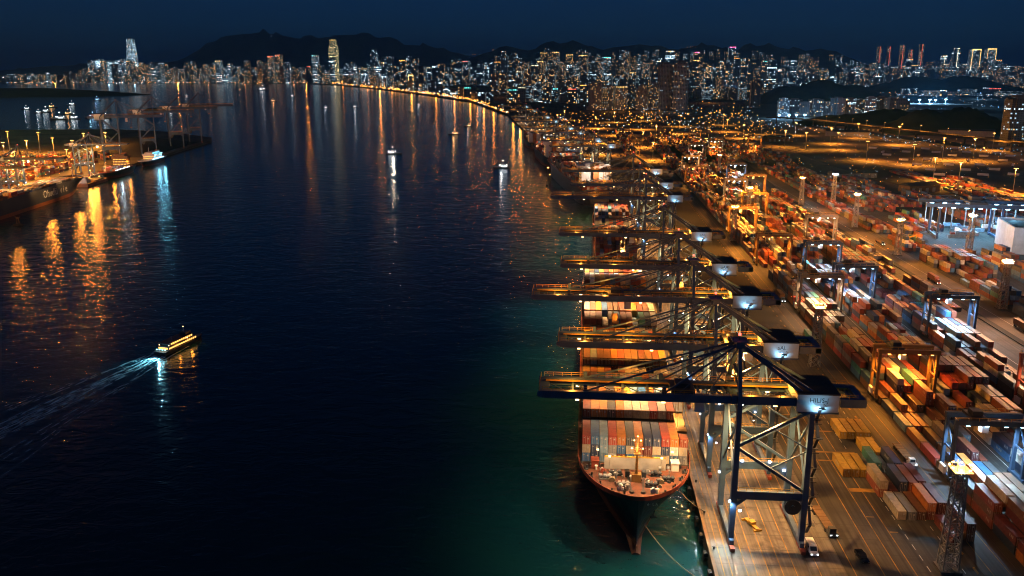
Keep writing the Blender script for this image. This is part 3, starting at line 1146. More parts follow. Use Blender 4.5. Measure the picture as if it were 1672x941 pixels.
# ------------------------------------------------------------------ ship-to-shore gantry cranes
def sts_crane(label, loc, rz=0.0, text='', group='ship to shore cranes on the main quay', lights=True, tip=50.0, tx=-14.0):
    """Waterside rail at local x = 0, landside at x = 18; the boom reaches to -x."""
    c = thing('quay_crane', label, 'quay crane', loc, rz, group)
    cb = crane_blue
    for lx in (0, 18):
        for s in (-1, 1):
            m = MB()
            m.bar((lx, s * 9, 2.6), (lx, s * 9, 14.2), 1.3, 1.6, w2=1.5, h2=2.0)
            m.bar((lx, s * 9, 14.2), (lx, s * 9, 41.5 if lx == 0 or s > 0 else 38.4), 1.5, 2.0, w2=1.15, h2=1.4)
            m.build('leg', cb, c)
        m = MB().bar((lx, -11, 2.0), (lx, 11, 2.0), 1.1, 1.3)
        m.build('sill_beam', cb, c)
        for s in (-1, 1):
            g = MB()
            for k in (-1.6, 1.6):
                g.box(lx - .55, s * 10 + k - 1.3, .45, lx + .55, s * 10 + k + 1.3, 1.35)
                for q in (-.7, .7):
                    g.tube((lx - .3, s * 10 + k + q, .42), (lx + .3, s * 10 + k + q, .42), .4, n=10)
            g.build('wheel_bogie', rust_red, c)
        MB().bar((lx, -9, 39 if lx == 0 else 37.0), (lx, 9, 39 if lx == 0 else 37.0), 1.2, 1.6).build('top_beam', cb, c)
    for s in (-1, 1):
        m = MB().bar((.6, s * 9.02, 15.0), (17.4, s * 9.02, 15.0), 1.3, 2.2)
        m.bar((.5, s * 9.02, 12.0), (3.2, s * 9.02, 14.3), .9).bar((17.5, s * 9.02, 12.0), (14.8, s * 9.02, 14.3), .9)
        pb = m.build('portal_beam', cb, c)
        r = MB()
        for k in range(9):
            r.box(1 + k * 2 - .05, s * 9.02 - .75, 16.1, 1 + k * 2 + .05, s * 9.02 - .65, 17.2)
        r.box(1, s * 9.02 - .75, 17.2, 17, s * 9.02 - .65, 17.3).box(1, s * 9.02 - .75, 16.6, 17, s * 9.02 - .65, 16.68)
        r.build('railing', rail_yellow, pb)
        d = MB().bar((.2, s * 9.05, 28.5), (17.6, s * 9.05, 38.6), .75).bar((.2, s * 9.05, 28.0), (17.6, s * 9.05, 16.4), .75)
        d.bar((17.4, s * 9.05, 28.5), (9.0, s * 9.05, 33.4), .3).bar((17.4, s * 9.05, 27.6), (8.6, s * 9.05, 22.4), .3)
        d.build('brace', cb, c)
    for lx in (0, 18):
        d = MB().bar((lx, -8.6, 17), (lx, 8.6, 36), .45).bar((lx, 8.6, 17), (lx, -8.6, 36), .45)
        d.build('brace', cb, c)
    g = MB()
    for yy, x0_ in ((-8.2, 14.4), (1.8, 14.4)):
        g.box(-2, yy - .6, 39.7, x0_, yy + .6, 41.9).box(24.8, yy - .6, 39.7, 31, yy + .6, 41.9)
    g.box(14.4, -9.0, 37.9, 24.6, 6, 38.55)
    for k in range(5):
        g.box(-1.8 + k * 7.5, -7.6, 40.2, -1.2 + k * 7.5, 1.2, 40.9)
    g.box(29.4, -8.8, 40, 31.2, 2.4, 41.6)
    g.build('girder', cb, c)
    g = MB()
    for yy in (-8.2, 1.8):
        g.box(-tip, yy - .6, 39.8, -2.2, yy + .6, 41.8)
        g.bar((-tip - 1.4, yy, 41.0), (-tip, yy, 40.8), .8, 1.0, w2=1.2, h2=2.0)
    n = int((tip - 4) / 6)
    for k in range(n + 1):
        x = -3 - (tip - 4.2) * k / n
        g.box(x - .3, -7.6, 40.2, x + .3, 1.2, 40.8)
        if k < n:
            x2 = -3 - (tip - 4.2) * (k + 1) / n
            g.bar((x, -7.5, 40.5), (x2, 1.1, 40.5), .2)
    g.box(-tip - 1.0, -8.6, 40.4, -tip + 1.4, 2.2, 41.0)
    boom = g.build('boom', cb, c)
    r = MB()
    for yy, y2 in ((-7.55, -6.4), (1.15, .0)):
        r.box(-tip + .5, min(yy, y2), 41.3, 29, max(yy, y2), 41.36)
    for yy in (-8.75, 2.35):
        k = -tip
        while k < 29:
            r.box(k - .05, yy - .04, 41.9, k + .05, yy + .04, 43.0)
            k += 2.4
        r.box(-tip, yy - .04, 42.95, 29, yy + .04, 43.04).box(-tip, yy - .04, 42.4, 29, yy + .04, 42.47)
    for yy in (-8.6, 2.2):
        r.box(-tip - .9, min(yy, yy + .1), 41, -tip - .75, max(yy, yy + .1), 43)
    r.box(-tip - .9, -8.6, 42.9, -tip - .75, 2.3, 43.0)
    r.build('walkway', rail_yellow, c)
    af = MB()
    for s in (-9, 9):
        af.bar((0, s, 41.3), (0, s * .12 - 3, 54), 1.0, 1.0, w2=.7, h2=.8)
        af.bar((17.6, s * .9, 41.5), (.6, s * .12 - 3, 54), .8, .9)
    af.box(-1.1, -5.2, 53.4, 1.1, -.8, 55.0)
    af.bar((0, -6.4, 46.2), (0, 3.2, 46.2), .5).bar((0, -8.9, 41.6), (0, 3.2, 46.2), .3).bar((0, 8.9, 41.6), (0, -6.4, 46.2), .3)
    af.box(-2.0, -5.4, 55.0, 2.0, -.6, 55.12)
    for q in (-2, 2):
        af.box(q - .04, -5.4, 56.0, q + .04, -.6, 56.08).box(q - .04, -5.4, 55.1, q + .04, -5.3, 56.0).box(q - .04, -.7, 55.1, q + .04, -.6, 56.0)
    for q in range(4):
        a_, b_ = q / 4, (q + 1) / 4
        pa, pb = (lerp(17.6, .6, a_), lerp(41.5, 54, a_)), (lerp(17.6, .6, b_), lerp(41.5, 54, b_))
        af.bar((pa[0], lerp(-8.1, -4.1, a_), pa[1]), (pb[0], lerp(8.1, -1.9, b_), pb[1]), .28).bar((pa[0], lerp(8.1, -1.9, a_), pa[1]), (pb[0], lerp(-8.1, -4.1, b_), pb[1]), .28)
    af.build('apex_frame', cb, c)
    fs = MB()
    for yy in (-8.2, 1.8):
        for xx in (-tip * .38, -tip * .78):
            fs.bar((-.3, -3 + (yy + 3) * .25, 54.2), (xx, yy, 41.9), .34, .42)
        fs.bar((-.2, -3 + (yy + 3) * .25, 53.6), (-tip * .16, yy, 41.9), .26)
        for q in (.3, .62):
            fs.tube((-.3, -3 + (yy + 3) * .25, 54.6), (-tip * q, yy + .5, 42.0), .1, n=5)
        for q in (.38, .78):
            fs.box(-tip * q - .5, yy - .2, 41.8, -tip * q + .5, yy + .2, 43.6)
    fs.build('forestay', cb, c)
    bs = MB()
    for yy in (-8.2, 1.8):
        bs.bar((.4, -3 + (yy + 3) * .25, 54.2), (20.5, yy, 41.9), .55, .6)
    bs.build('backstay', cb, c)
    hs = MB().box(14.0, -9.6, 38.6, 24.2, 4.0, 43.2).build('machinery_house', house_panel, c)
    MB().box(13.8, -9.8, 43.2, 24.4, 4.2, 43.5).build('house_roof', roof_dark, hs)
    if text:
        lettering(text, 1.7, letter_dark, hs, (19.3, -9.63, 41.7), (rad(90), 0, 0))
    st_ = MB()
    for k in range(9):
        z = 4 + k * 4.0
        y0, y1 = (-10.6, -7.6) if k % 2 else (-7.6, -10.6)
        st_.bar((19.6, y0, z), (19.6, y1, z + 4), .7, .14)
        st_.box(19.0, y1 - .7, z + 3.95, 20.6, y1 + .7, z + 4.03)
        st_.box(20.5, y1 - .7, z + 4.9, 20.58, y1 + .7, z + 5.0)
        st_.box(18.7, -9.2, z + 3.2, 20.6, -9.05, z + 3.35)
    st_.build('stair_tower', crane_dark, c)
    rl = MB().tube((15.0, -10.2, 12.4), (15.0, -9.7, 12.4), 2.1, n=20).tube((15.0, -10.5, 12.4), (15.0, -9.4, 12.4), .6, n=12)
    rl.build('cable_reel', crane_dark, c)
    t = MB().box(tx - 3, -7.4, 40.95, tx + 3, 1.0, 42.2).box(tx - 1.8, -5, 42.2, tx + 2, -1, 43.4)
    tr = t.build('trolley', crane_dark, c)
    MB().box(tx + 3.2, -6.6, 36.4, tx + 5.6, -4.0, 39.2).box(tx + 3.6, -6, 39.2, tx + 5.2, -4.6, 41).build('operator_cab', white_panel, tr)
    sp_ = MB()
    for dx in (-.9, .9):
        for yy in (-7.5, 1.1):
            sp_.tube((tx + dx, yy * .7 - 1, 32), (tx + dx, yy * .6 - 1, 41), .06, n=5)
    sp_.box(tx - 1.2, -9.1, 31.4, tx + 1.2, 3.1, 32.0)
    sp_.build('spreader', rtg_ochre, tr)
    each('girder_floodlight', MB().box(-.45, -.3, -.16, .45, .3, .16), g_warm, c, [(x, yy, 39.46) for x in (-19, -41, 9) for yy in (-8.2, 1.8)])
    each('portal_floodlight', MB().box(-.34, -.3, -.2, .34, .1, .28) if tip == 50 and text else MB().box(-.22, -.3, -.14, .22, .1, .18), g_white, c,
         [(-.9, -9.6, 13.2), (1.8, -9.4, 10.5), (5, 8.1, 16.4), (12.5, 8.1, 16.4), (16.6, 8.1, 14), (-.9, 8.6, 12.6)])
    MB().box(19.0, -10.0, 39.7, 19.6, -9.65, 40.05).build('house_lamp', g_ice, hs)
    MB().tube((0, -3, 55), (0, -3, 56.2), .1, n=6).box(-.3, -3.3, 56.2, .3, -2.7, 56.8, 1).build('aircraft_beacon', [crane_dark, g_red], c)
    return c


def light_crane(c, k=1.0, ship_col=SODIUM, mix=WARM, apron=True, tip=50, over=.5):
    for x, w, col, cone in ((-8, .35, mix, 130), (-21, .8, ship_col, 118), (-tip * .76, over, ship_col, 118)):
        lamp('SPOT', col, 44000 * k * w, (x, -3, 39.0), c, .6, cone, aim=(0, 0, -1), blend=.8)
    if apron:
        lamp('SPOT', (1, .46, .12), 88000 * k, (7, -3, 38.8), c, .6, 140, aim=(0, 0, -1))
        lamp('SPOT', (1, .66, .36), 8000 * k, (23, -8.6, 38.0), c, .5, 140, aim=(.2, -.2, -1))
        lamp('SPOT', (1, .8, .6), 2200 * k, (8, 7.4, 14.6), c, .4, 150, aim=(0, -.35, -1))
        lamp('SPOT', (.75, .9, 1), 2600 * k, (-.9, -10.1, 12.9), c, .4, 150, aim=(.3, -.5, -1))
    lamp('SPOT', (.42, .78, 1), 620 * k, (19.3, -11.4, 39.8), c, .25, 140, aim=(0, 1, .35))
    for x in (-tip * .85, -tip * .55, 4, 12):
        lamp('POINT', SODIUM, 2200 * k, (x, -2.6, 43.6), c, .3)


WORDS_C = ['nearest', 'second', 'third', 'fourth', 'fifth', 'sixth', 'seventh', 'eighth']
for k, (yc, tip, text, extra) in enumerate((
        (216.5, 50, 'HILIS-J', 'standing over the bow, its house lit ice blue'),
        (259, 46.5, 'aAl.', 'its white house marked with small dark letters'),
        (315, 58, '', 'with the longest boom, lit amber'),
        (369, 49, 'oAAl', 'white house with a bright lamp'),
        (444, 52, 'oAl', 'dark roofed house over the middle ship'),
        (580, 62, '', 'reaching far over the water beyond the ships'),
        (648, 50, '', 'standing close behind the long boomed one'),
        (742, 59, '', 'last before the quay bends'))):
    c = sts_crane(f'{WORDS_C[k]} blue quay crane from the bow, {extra}', (40, yc, GZ), 0, text, tip=tip, tx=(-14, 6, -28, 2, -20, 10, -6, -24)[k])
    light_crane(c, (1.5, 1.4, 1.7, 1.2, 1.2, 1.2, 1.2, 1.3)[k], tip=tip, over=(.3, .45, .8, 1.8, 1.8, 2.2, 2.0, 2.0)[k],
                ship_col=((1, .64, .34), (1, .58, .27), SODIUM, (1, .56, .25), (1, .75, .5), WARM, (1, .7, .4), SODIUM)[k], mix=((1, .62, .32), (1, .52, .2), SODIUM, (1, .46, .13), WARM, WARM, WARM, WARM)[k])
    if k == 0:
        proto_crane = c
        lamp('SPOT', (.6, .95, 1), 17000, (-1.2, -9.8, 12.4), None, .5, 120, aim=(-.55, -.7, -1), name='berth_floodlight').location = (38.8, yc - 9.8, GZ + 12.4)
for k, (yy, e) in enumerate(((1000, 'just past the bend of the quay'), (1085, 'second past the bend of the quay'), (1230, 'third past the bend of the quay'),
                             (1330, 'fourth past the bend of the quay'), (1520, 'fifth past the bend of the quay'), (1660, 'sixth past the bend of the quay'),
                             (1950, 'far along the quay before the city'), (2200, 'farthest along the quay, before the city'))):
    x, y, a = quay_pt(yy, -6)
    c = copy_tree(proto_crane, f'dark quay crane {e}', (x, y, GZ), a)
# ------------------------------------------------------------------ rubber-tyred yard gantries
def yard_gantry(label, loc, frame, bulbs, rz=0.0, span=21.0, h=19.0, dep=9.0, tx=.3):
    c = thing('yard_gantry', label, 'yard crane', loc, rz, 'rubber tyred yard gantries')
    for x in (0, span):
        for s in (-1, 1):
            MB().bar((x, s * dep * .36, 2.2), (x, s * dep * .36, h), .95, 1.1).build('leg', frame, c)
        MB().box(x - .55, -dep / 2, 1.3, x + .55, dep / 2, 2.2).build('sill_beam', frame, c)
        w = MB()
        for s in (-1, 1):
            for k in (-.75, .75):
                w.tube((x - .35, s * dep * .42 + k, .75), (x + .35, s * dep * .42 + k, .75), .75, n=12)
        w.build('wheel', rubber, c)
        d = MB().bar((x, -dep * .36, h * .55), (x, dep * .36, h * .55), .5).bar((x, -dep * .36, h * .55), (x, dep * .36, h - .5), .35)
        d.build('brace', frame, c)
    for s in (-1, 1):
        m = MB().box(-.7, s * dep * .36 - .62, h, span + .7, s * dep * .36 + .62, h + 1.6)
        gb = m.build('main_beam', frame, c)
        r = MB()
        for k in range(8):
            x = span * k / 7
            r.box(x - .05, s * dep * .46 - .05, h + 1.6, x + .05, s * dep * .46 + .05, h + 2.7)
        r.box(0, s * dep * .46 - .05, h + 2.6, span, s * dep * .46 + .05, h + 2.7).box(-.5, s * dep * .40, h + 1.55, span + .5, s * dep * .40 + s * .6, h + 1.6) if s > 0 else r.box(0, s * dep * .46 - .05, h + 2.6, span, s * dep * .46 + .05, h + 2.7)
        r.build('railing', rail_yellow, gb)
    t = MB().box(span * tx - 2.2, -dep * .4, h + 1.6, span * tx + 2.2, dep * .4, h + 2.4).box(span * tx - 1.4, -1.8, h + 2.4, span * tx + 1.6, 1.6, h + 3.8)
    tr = t.build('trolley', crane_dark, c)
    MB().box(span * tx + 1.4, -dep * .30, h - 2.6, span * tx + 3.4, -dep * .30 + 2, h - .2).build('operator_cab', white_panel, tr)
    MB().box(-1.4, -1.7, 2.25, -.6, 1.7, 4.6).build('power_pack', white_panel, c)
    each('beam_floodlight', MB().box(-.5, -.3, -.16, .5, .3, .14), bulbs, c, [(x, -dep * .36, h - .16) for x in (span * .16, span * .42, span * .68, span * .9)])
    return c


RTG = {}
rtg_blue = paint('navy gantry paint', (.04, .075, .14), .45, 0, .35, .4)


def put_gantry(style, label, x, y, power=1.0, rz=0.0, lights=True):
    frame, bulbs, col = {'blue': (rtg_blue, g_ice, (.5, .78, 1)), 'ochre': (rtg_ochre, g_sodium, SODIUM),
                         'grey': (rtg_grey, g_white, (1.0, .50, .22)), 'red': (rust_red, g_white, (1.0, .48, .26))}[style]
    if style in RTG:
        c = copy_tree(RTG[style], label, (x, y, GZ), rz)
    else:
        c = RTG[style] = yard_gantry(label, (x, y, GZ), frame, bulbs, rz)
    if lights:
        for dx in (6, 15):
            PEND.append(('SPOT', col, 23000 * power, (dx, -1.0, 18.4), c, .5, 150, (0, -.15, -1)))
    return c


PEND = []
put_gantry('blue', 'blue yard gantry over red and pale blue containers beside the tallest lattice tower', 112.2, 253, 1.6)
put_gantry('ochre', 'ochre yard gantry bathed in amber light over three amber containers', 111.8, 321, 1.6)
put_gantry('red', 'reddish gantry at the edge of the yard beyond the dark container wall', 162.4, 314, 1.2)
put_gantry('blue', 'blue yard gantry with blue and white containers under it, next to the dark strip', 162.4, 407, 1.7)
put_gantry('grey', 'grey yard gantry washed in pinkish light behind the second crane house', 111.8, 444, 1.5)
put_gantry('blue', 'blue yard gantry over pale containers, beside the pink washed one', 136.6, 470, 1.5)
put_gantry('blue', 'blue yard gantry standing over a sunken lane behind the pale containers', 136.6, 536, 1.0)
put_gantry('ochre', 'ochre yard gantry, first behind the pink washed one in its block', 111.8, 560, 1.4)
put_gantry('grey', 'dark grey yard gantry beside the dark strip with white lamps on its legs', 162.4, 640, 1.1)
put_gantry('ochre', 'ochre yard gantry with a lattice tower rising through its view', 111.8, 676, 1.5)
put_gantry('ochre', 'ochre yard gantry of the middle block, in front of a lit tower', 136.6, 760, 1.5)
put_gantry('grey', 'grey yard gantry of the middle block, behind the ochre one', 136.6, 860, 1.2)
put_gantry('ochre', 'ochre yard gantry by the dark strip, farthest in its block', 162.4, 900, 1.4)
put_gantry('blue', 'small blue lit yard gantry before the far yard', 162.4, 1010, 1.3)
put_gantry('ochre', 'ochre yard gantry at the far end of the first block', 111.8, 980, 1.5)
for k, (x, y, s) in enumerate(((120, 1100, 'grey'), (60, 1330, 'ochre'), (150, 1290, 'grey'), (190, 1370, 'grey'), (112, 1450, 'ochre'),
                               (230, 1330, 'ochre'), (150, 1560, 'ochre'), (60, 1600, 'ochre'), (190, 1640, 'ochre'), (270, 1480, 'ochre'))):
    put_gantry(s, f'small {s} yard gantry, {ORD[k]} of those standing in the far yard', x, y, 1.8)
for k, col, w, loc, par, r_, cone, aim in PEND:
    lamp(k, col, w, loc, par, r_, cone, aim=aim)
FAR_LAMPS = []

# ------------------------------------------------------------------ lattice light towers and lamp masts
def light_tower(label, loc, h=27.0, bulbs=g_warm):
    c = thing('light_tower', label, 'light tower', loc, 0, 'lattice light towers in the yard')
    m = MB()
    a0, a1 = 1.9, 1.15
    n = 10
    for k in range(n):
        z0, z1 = h * k / n, h * (k + 1) / n
        w0, w1 = lerp(a0, a1, k / n), lerp(a0, a1, (k + 1) / n)
        P = [(-1, -1), (1, -1), (1, 1), (-1, 1)]
        for q in range(4):
            p, p2 = P[q], P[(q + 1) % 4]
            m.bar((p[0] * w0, p[1] * w0, z0), (p[0] * w1, p[1] * w1, z1), .3)
            m.bar((p[0] * w0, p[1] * w0, z0), (p2[0] * w1, p2[1] * w1, z1), .16)
            m.bar((p2[0] * w0, p2[1] * w0, z0), (p[0] * w1, p[1] * w1, z1), .16)
            m.bar((p[0] * w1, p[1] * w1, z1), (p2[0] * w1, p2[1] * w1, z1), .16)
    m.build('lattice_mast', galv, c)
    MB().box(-2.6, -2.6, 0, 2.6, 2.6, .5).build('concrete_base', concrete, c)
    p = MB().box(-2.2, -2.2, h, 2.2, 2.2, h + .18)
    for s in (-1, 1):
        p.box(-2.2, s * 2.15 - .04, h + 1.0, 2.2, s * 2.15 + .04, h + 1.08).box(s * 2.15 - .04, -2.2, h + 1.0, s * 2.15 + .04, 2.2, h + 1.08)
    for k in range(8):
        t = 2 * PI * k / 8
        p.tube((2.2 * math.cos(t), 2.2 * math.sin(t), h), (2.2 * math.cos(t), 2.2 * math.sin(t), h + 1.9), .06, n=5)
    p.build('lamp_platform', galv, c)
    f = MB()
    for k in range(8):
        t = 2 * PI * (k + .5) / 8
        x, y = 2.5 * math.cos(t), 2.5 * math.sin(t)
        f.bar((x, y, h + 1.2), (x * 1.12, y * 1.12, h + .95), .5, .36)
    f.build('floodlight', bulbs, c)
    MB().bar((2.0, -.4, 0.4), (1.3, -.4, h), .5, .06).build('ladder', galv, c)
    return c


T0 = None
TOWERS = [((92.8, 201, 27), 'tall galvanised lattice tower nearest the camera beside the parked lot stacks', 0.16),
          ((98.6, 356, 26), 'lattice tower with a dark lamp head rising behind the second crane house', .5),
          ((221, 459, 25), 'lattice tower glowing pink on the amber road across the dark strip', 1.7),
          ((214, 597, 24), 'lattice tower with amber lamps at the bend of the amber road', 1.5),
          ((262, 600, 27), 'white lit lattice tower before the ice blue gantry', 1.2),
          ((218, 708, 26), 'lattice tower standing on the dark strip before the ice blue gantry', 1.4),
          ((204, 830, 25), 'lattice tower with amber foot, farther along the dark strip', 1.6),
          ((240, 853, 26), 'lattice tower with a bright white head beyond the dark strip', 1.5),
          ((141, 752, 25), 'lattice tower in the middle yard block behind an ochre gantry', 1.4),
          ((110.3, 640, 25), 'lattice tower beside the yard road behind the crane row', 1.4),
          ((160.5, 1060, 25), 'lattice tower at the far end of the yard blocks', 1.6)]
for k, ((x, y, h), lab, pw) in enumerate(TOWERS):
    if T0 is None:
        c = T0 = light_tower(lab, (x, y, GZ))
    else:
        c = copy_tree(T0, lab, (x, y, GZ))
        c.scale = (1, 1, h / 27.0)
for (x, y, h), lab, pw in TOWERS:
    cold = 'white' in lab
    lamp('POINT', (.5, .76, 1) if cold else (SODIUM if 'pink' not in lab else (1, .48, .24)), (34000 if cold else 160000) * pw, (x, y, GZ + h + 2.6), None, .8, name='tower_lamp')


def lamp_mast(label, loc, h=30.0, group='lamp masts by the truck lots'):
    c = thing('lamp_mast', label, 'lamp mast', loc, 0, group)
    MB().tube((0, 0, 0), (0, 0, h), .42, .2, 8).box(-.8, -.8, 0, .8, .8, .5).build('pole', galv, c)
    MB().box(-1.9, -.25, h, 1.9, .25, h + .3).build('crossarm', galv, c)
    f = MB()
    for x in (-1.7, -.6, .6, 1.7):
        f.box(x - .45, -.45, h - .35, x + .45, .45, h - .02)
    f.build('lamp_head', g_sodium, c)
    return c


MASTS = []
for k, q in enumerate([(1466, 237), (1588, 263), (1538, 262), (1523, 298), (1564, 308), (1653, 320), (1414, 263), (1367, 245), (1355, 235), (1315, 245), (1281, 240), (1243, 220),
                       (1620, 246), (1400, 226), (1490, 270)]):
    x, y = ground_at(*q)
    MASTS.append((x, y, 32 if k < 3 else 28, f'lamp mast on the amber lots, {ORD[k]} counted from the tallest one there', 520000 if k < 9 else 380000))
for k, (x, y) in enumerate(((95, 1250), (20, 1330), (180, 1330), (255, 1420), (95, 1480), (20, 1560), (215, 1560), (130, 1650), (300, 1700), (60, 1760), (190, 1820),
                            (-40, 1700), (120, 1960), (300, 1900), (20, 1990), (220, 2080), (-70, 2080), (70, 2250), (330, 2150), (420, 1800), (150, 2330), (-60, 2350))):
    MASTS.append((x, y, 26, f'amber lamp mast in the far container yard, {ORD[k]} counting away from the cranes', 520000))
m0 = None
for x, y, h, lab, w in MASTS:
    if m0 is None:
        c = m0 = lamp_mast(lab, (x, y, GZ), 30)
    else:
        c = copy_tree(m0, lab, (x, y, GZ), group='lamp masts by the truck lots' if 'lots' in lab else 'lamp masts in the far yard')
    c.scale = (1, 1, h / 30)
    lamp('SPOT', SODIUM, w, (x, y, GZ + h - .8), None, 1.0, 154, aim=(0, 0, -1), name='mast_lamp', blend=1.0)

# ------------------------------------------------------------------ ice blue rail gantry and the white shed
rg = thing('rail_gantry', 'wide rail gantry flooded with ice blue light beside the white shed', 'gantry crane', (267, 676, GZ), rad(-8))
SPAN = 78
for x in (0, SPAN * .55, SPAN):
    for s in (-1, 1):
        MB().bar((x, s * 13, 0), (x, s * 13, 24), 1.4, 1.6).build('leg', crane_blue, rg)
    MB().box(x - .8, -14, 1.0, x + .8, 14, 2.4).build('sill_beam', crane_blue, rg)
for s in (-1, 1):
    g = MB().box(-10, s * 13 - .9, 24, SPAN + 12, s * 13 + .9, 26.6)
    for k in range(12):
        g.bar((-8 + k * 8, s * 13, 26.6), (-4 + k * 8, s * 13, 29.2), .3).bar((-4 + k * 8, s * 13, 29.2), (k * 8, s * 13, 26.6), .3)
    g.box(-6, s * 13 - .2, 29.2, SPAN + 6, s * 13 + .2, 29.6)
    g.build('main_beam', crane_blue, rg)
MB().box(20, -14, 26.6, 32, 14, 28.4).box(23, -5, 28.4, 29, 5, 31.5).build('trolley', crane_dark, rg)
each('beam_floodlight', MB().box(-1.3, -.8, -.3, 1.3, .8, .22), g_ice, rg, [(k * 9.2, s * 13, 23.72) for k in range(9) for s in (-1, 1)])
for k in range(26):                                         # boxes waiting under the blue gantry
    gx, gy = RND.uniform(4, 74), RND.uniform(-10, 44)
    a_ = rad(-8)
    mass_box(267 + gx * math.cos(a_) - gy * math.sin(a_), 676 + gx * math.sin(a_) + gy * math.cos(a_), GZ + RND.choice([.02, 1.5, 2.65]), a_ + (PI / 2 if k % 3 == 0 else 0), RND.choice(['white', 'grey', 'steel blue', 'blue', 'navy', 'rust red']))
for k in (6, 30, 52, 72):
    lamp('SPOT', (.26, .66, 1), 46000, (k, -6, 23.2), rg, .8, 150, aim=(0, -.25, -1))
sec = MB()
for k in range(5):
    sec.bar((k * 15, 20, 0), (k * 15, 20, 20), .8).bar((k * 15, 40, 0), (k * 15, 40, 20), .8)
sec.box(-2, 19, 20, 64, 21, 21.6).box(-2, 39, 20, 64, 41, 21.6)
for k in range(9):
    sec.box(k * 7.5 - .3, 21, 20.4, k * 7.5 + .3, 39, 21.0)
sg = thing('steel_canopy', 'open steel canopy frame standing just behind the ice blue gantry', 'canopy', (272, 682, GZ), rad(-8))
sec.build('frame', galv, sg)
each('lamp', MB().box(-1.3, -1, -.3, 1.3, 1, .3), g_ice, sg, [(3 + k * 7.5, 30, 19.65) for k in range(8)])
for k in (6, 30, 54):
    lamp('POINT', (.3, .68, 1), 17000, (k, 16, 13), sg, .8)  # added lamps without fixtures, set low to brighten the frame
for k in (8, 36):
    lamp('SPOT', (.34, .7, 1), 30000, (k, 30, 19), sg, .8, 150, aim=(0, 0, -1))

sh = thing('warehouse', 'white warehouse with dark sunken roof and pale blue walls beside the ice blue gantry', 'warehouse', (294, 608, GZ), rad(-10))
w = MB()
w.prism([(0, 0), (44, 0), (44, 46), (3, 46), (0, 43)], 0, 17, 0)
wall = w.build('wall', house_panel, sh)
MB().box(2.5, 2.5, 17.01, 41.5, 43, 17.3).build('roof', roof_dark, sh)
p = MB()
for a_, b_ in (((0, 0, 17), (44, 1.2, 18.6)), ((0, 1.2, 17), (1.2, 43, 18.6)), ((42.8, 1.2, 17), (44, 46, 18.6)), ((1.2, 44.8, 17), (42.8, 46, 18.6))):
    p.box(*a_, *b_)
p.box(-.15, -.15, 8.2, 44.15, -.02, 8.6)
p.build('parapet', house_panel, sh)
g = MB()
for k in range(3):
    g.box(13 + k * 9, -.1, 2.2, 15.2 + k * 9, -.02, 6.4)
g.build('door', roof_dark, sh)
lettering('V A N', 3.0, letter_dark, sh, (13, -.06, 12.4), (rad(90), 0, 0))
lamp('SPOT', (.4, .72, 1), 3000, (14, -16, 20), sh, .5, 120, aim=(.1, 1, -.7))
lamp('SPOT', (.4, .72, 1), 1100, (-9, 14, 20), sh, .5, 120, aim=(1, .1, -.6))

# ------------------------------------------------------------------ elevated highway
hw = [ground_at(1255, 193, 16), ground_at(1320, 195.5, 18), ground_at(1430, 206.5, 20), ground_at(1530, 217, 20), ground_at(1634, 228.5, 20), ground_at(1720, 238, 20)]
H_ = thing('elevated_highway', 'long elevated highway glowing amber behind the truck lots', 'highway viaduct')
d, pr_, pp = MB(), MB(), MB()
for (x0, y0), (x1, y1) in zip(hw, hw[1:]):
    d.bar((x0, y0, 18), (x1, y1, 18), 19, 1.8)
    dx, dy = Vector((x1 - x0, y1 - y0)).normalized()
    for s in (-1, 1):
        pr_.bar((x0 - dy * s * 9.3, y0 + dx * s * 9.3, 19.45), (x1 - dy * s * 9.3, y1 + dx * s * 9.3, 19.45), .3, 1.1)
    L_ = math.hypot(x1 - x0, y1 - y0)
    for k in range(int(L_ / 55)):
        t = (k + .5) * 55 / L_
        pp.tube((lerp(x0, x1, t), lerp(y0, y1, t), GZ), (lerp(x0, x1, t), lerp(y0, y1, t), 17.2), 1.7, n=10)
d.build('deck', lot_tar, H_)
pr_.build('parapet', concrete, H_)
pp.build('pier', concrete, H_)
k = 0
lp0 = None
for (x0, y0), (x1, y1) in zip(hw[1:], hw[2:]):
    L_ = math.hypot(x1 - x0, y1 - y0)
    for q in range(int(L_ / 60)):
        t = (q + .5) * 60 / L_
        x, y = lerp(x0, x1, t), lerp(y0, y1, t)
        lab = f'amber street lamp on the elevated highway, {ORD[k]} along it from the city end'
        if lp0 is None:
            lp0 = thing('street_lamp', lab, 'street lamp', (x, y, 18.9), 0, 'street lamps on the highway')
            MB().tube((0, 0, 0), (0, 0, 11), .18, .12, 6).bar((0, 0, 11), (0, -2.6, 11.3), .12).build('pole', galv, lp0)
            MB().box(-.5, -3.4, 11.05, .5, -2.2, 11.3).build('lamp_head', g_sodium, lp0)
        else:
            copy_tree(lp0, lab, (x, y, 18.9))
        if True:
            lamp('POINT', SODIUM, 42000, (x, y, 29.4), None, .8, name='highway_lamp')
        k += 1

# ------------------------------------------------------------------ vehicles on the apron
def wheels(root, xs, ys, r, w, z=None):
    for x in xs:
        for y in ys:
            t = MB().tube((x - w / 2, y, r), (x + w / 2, y, r), r, n=14).build('wheel', rubber, root)


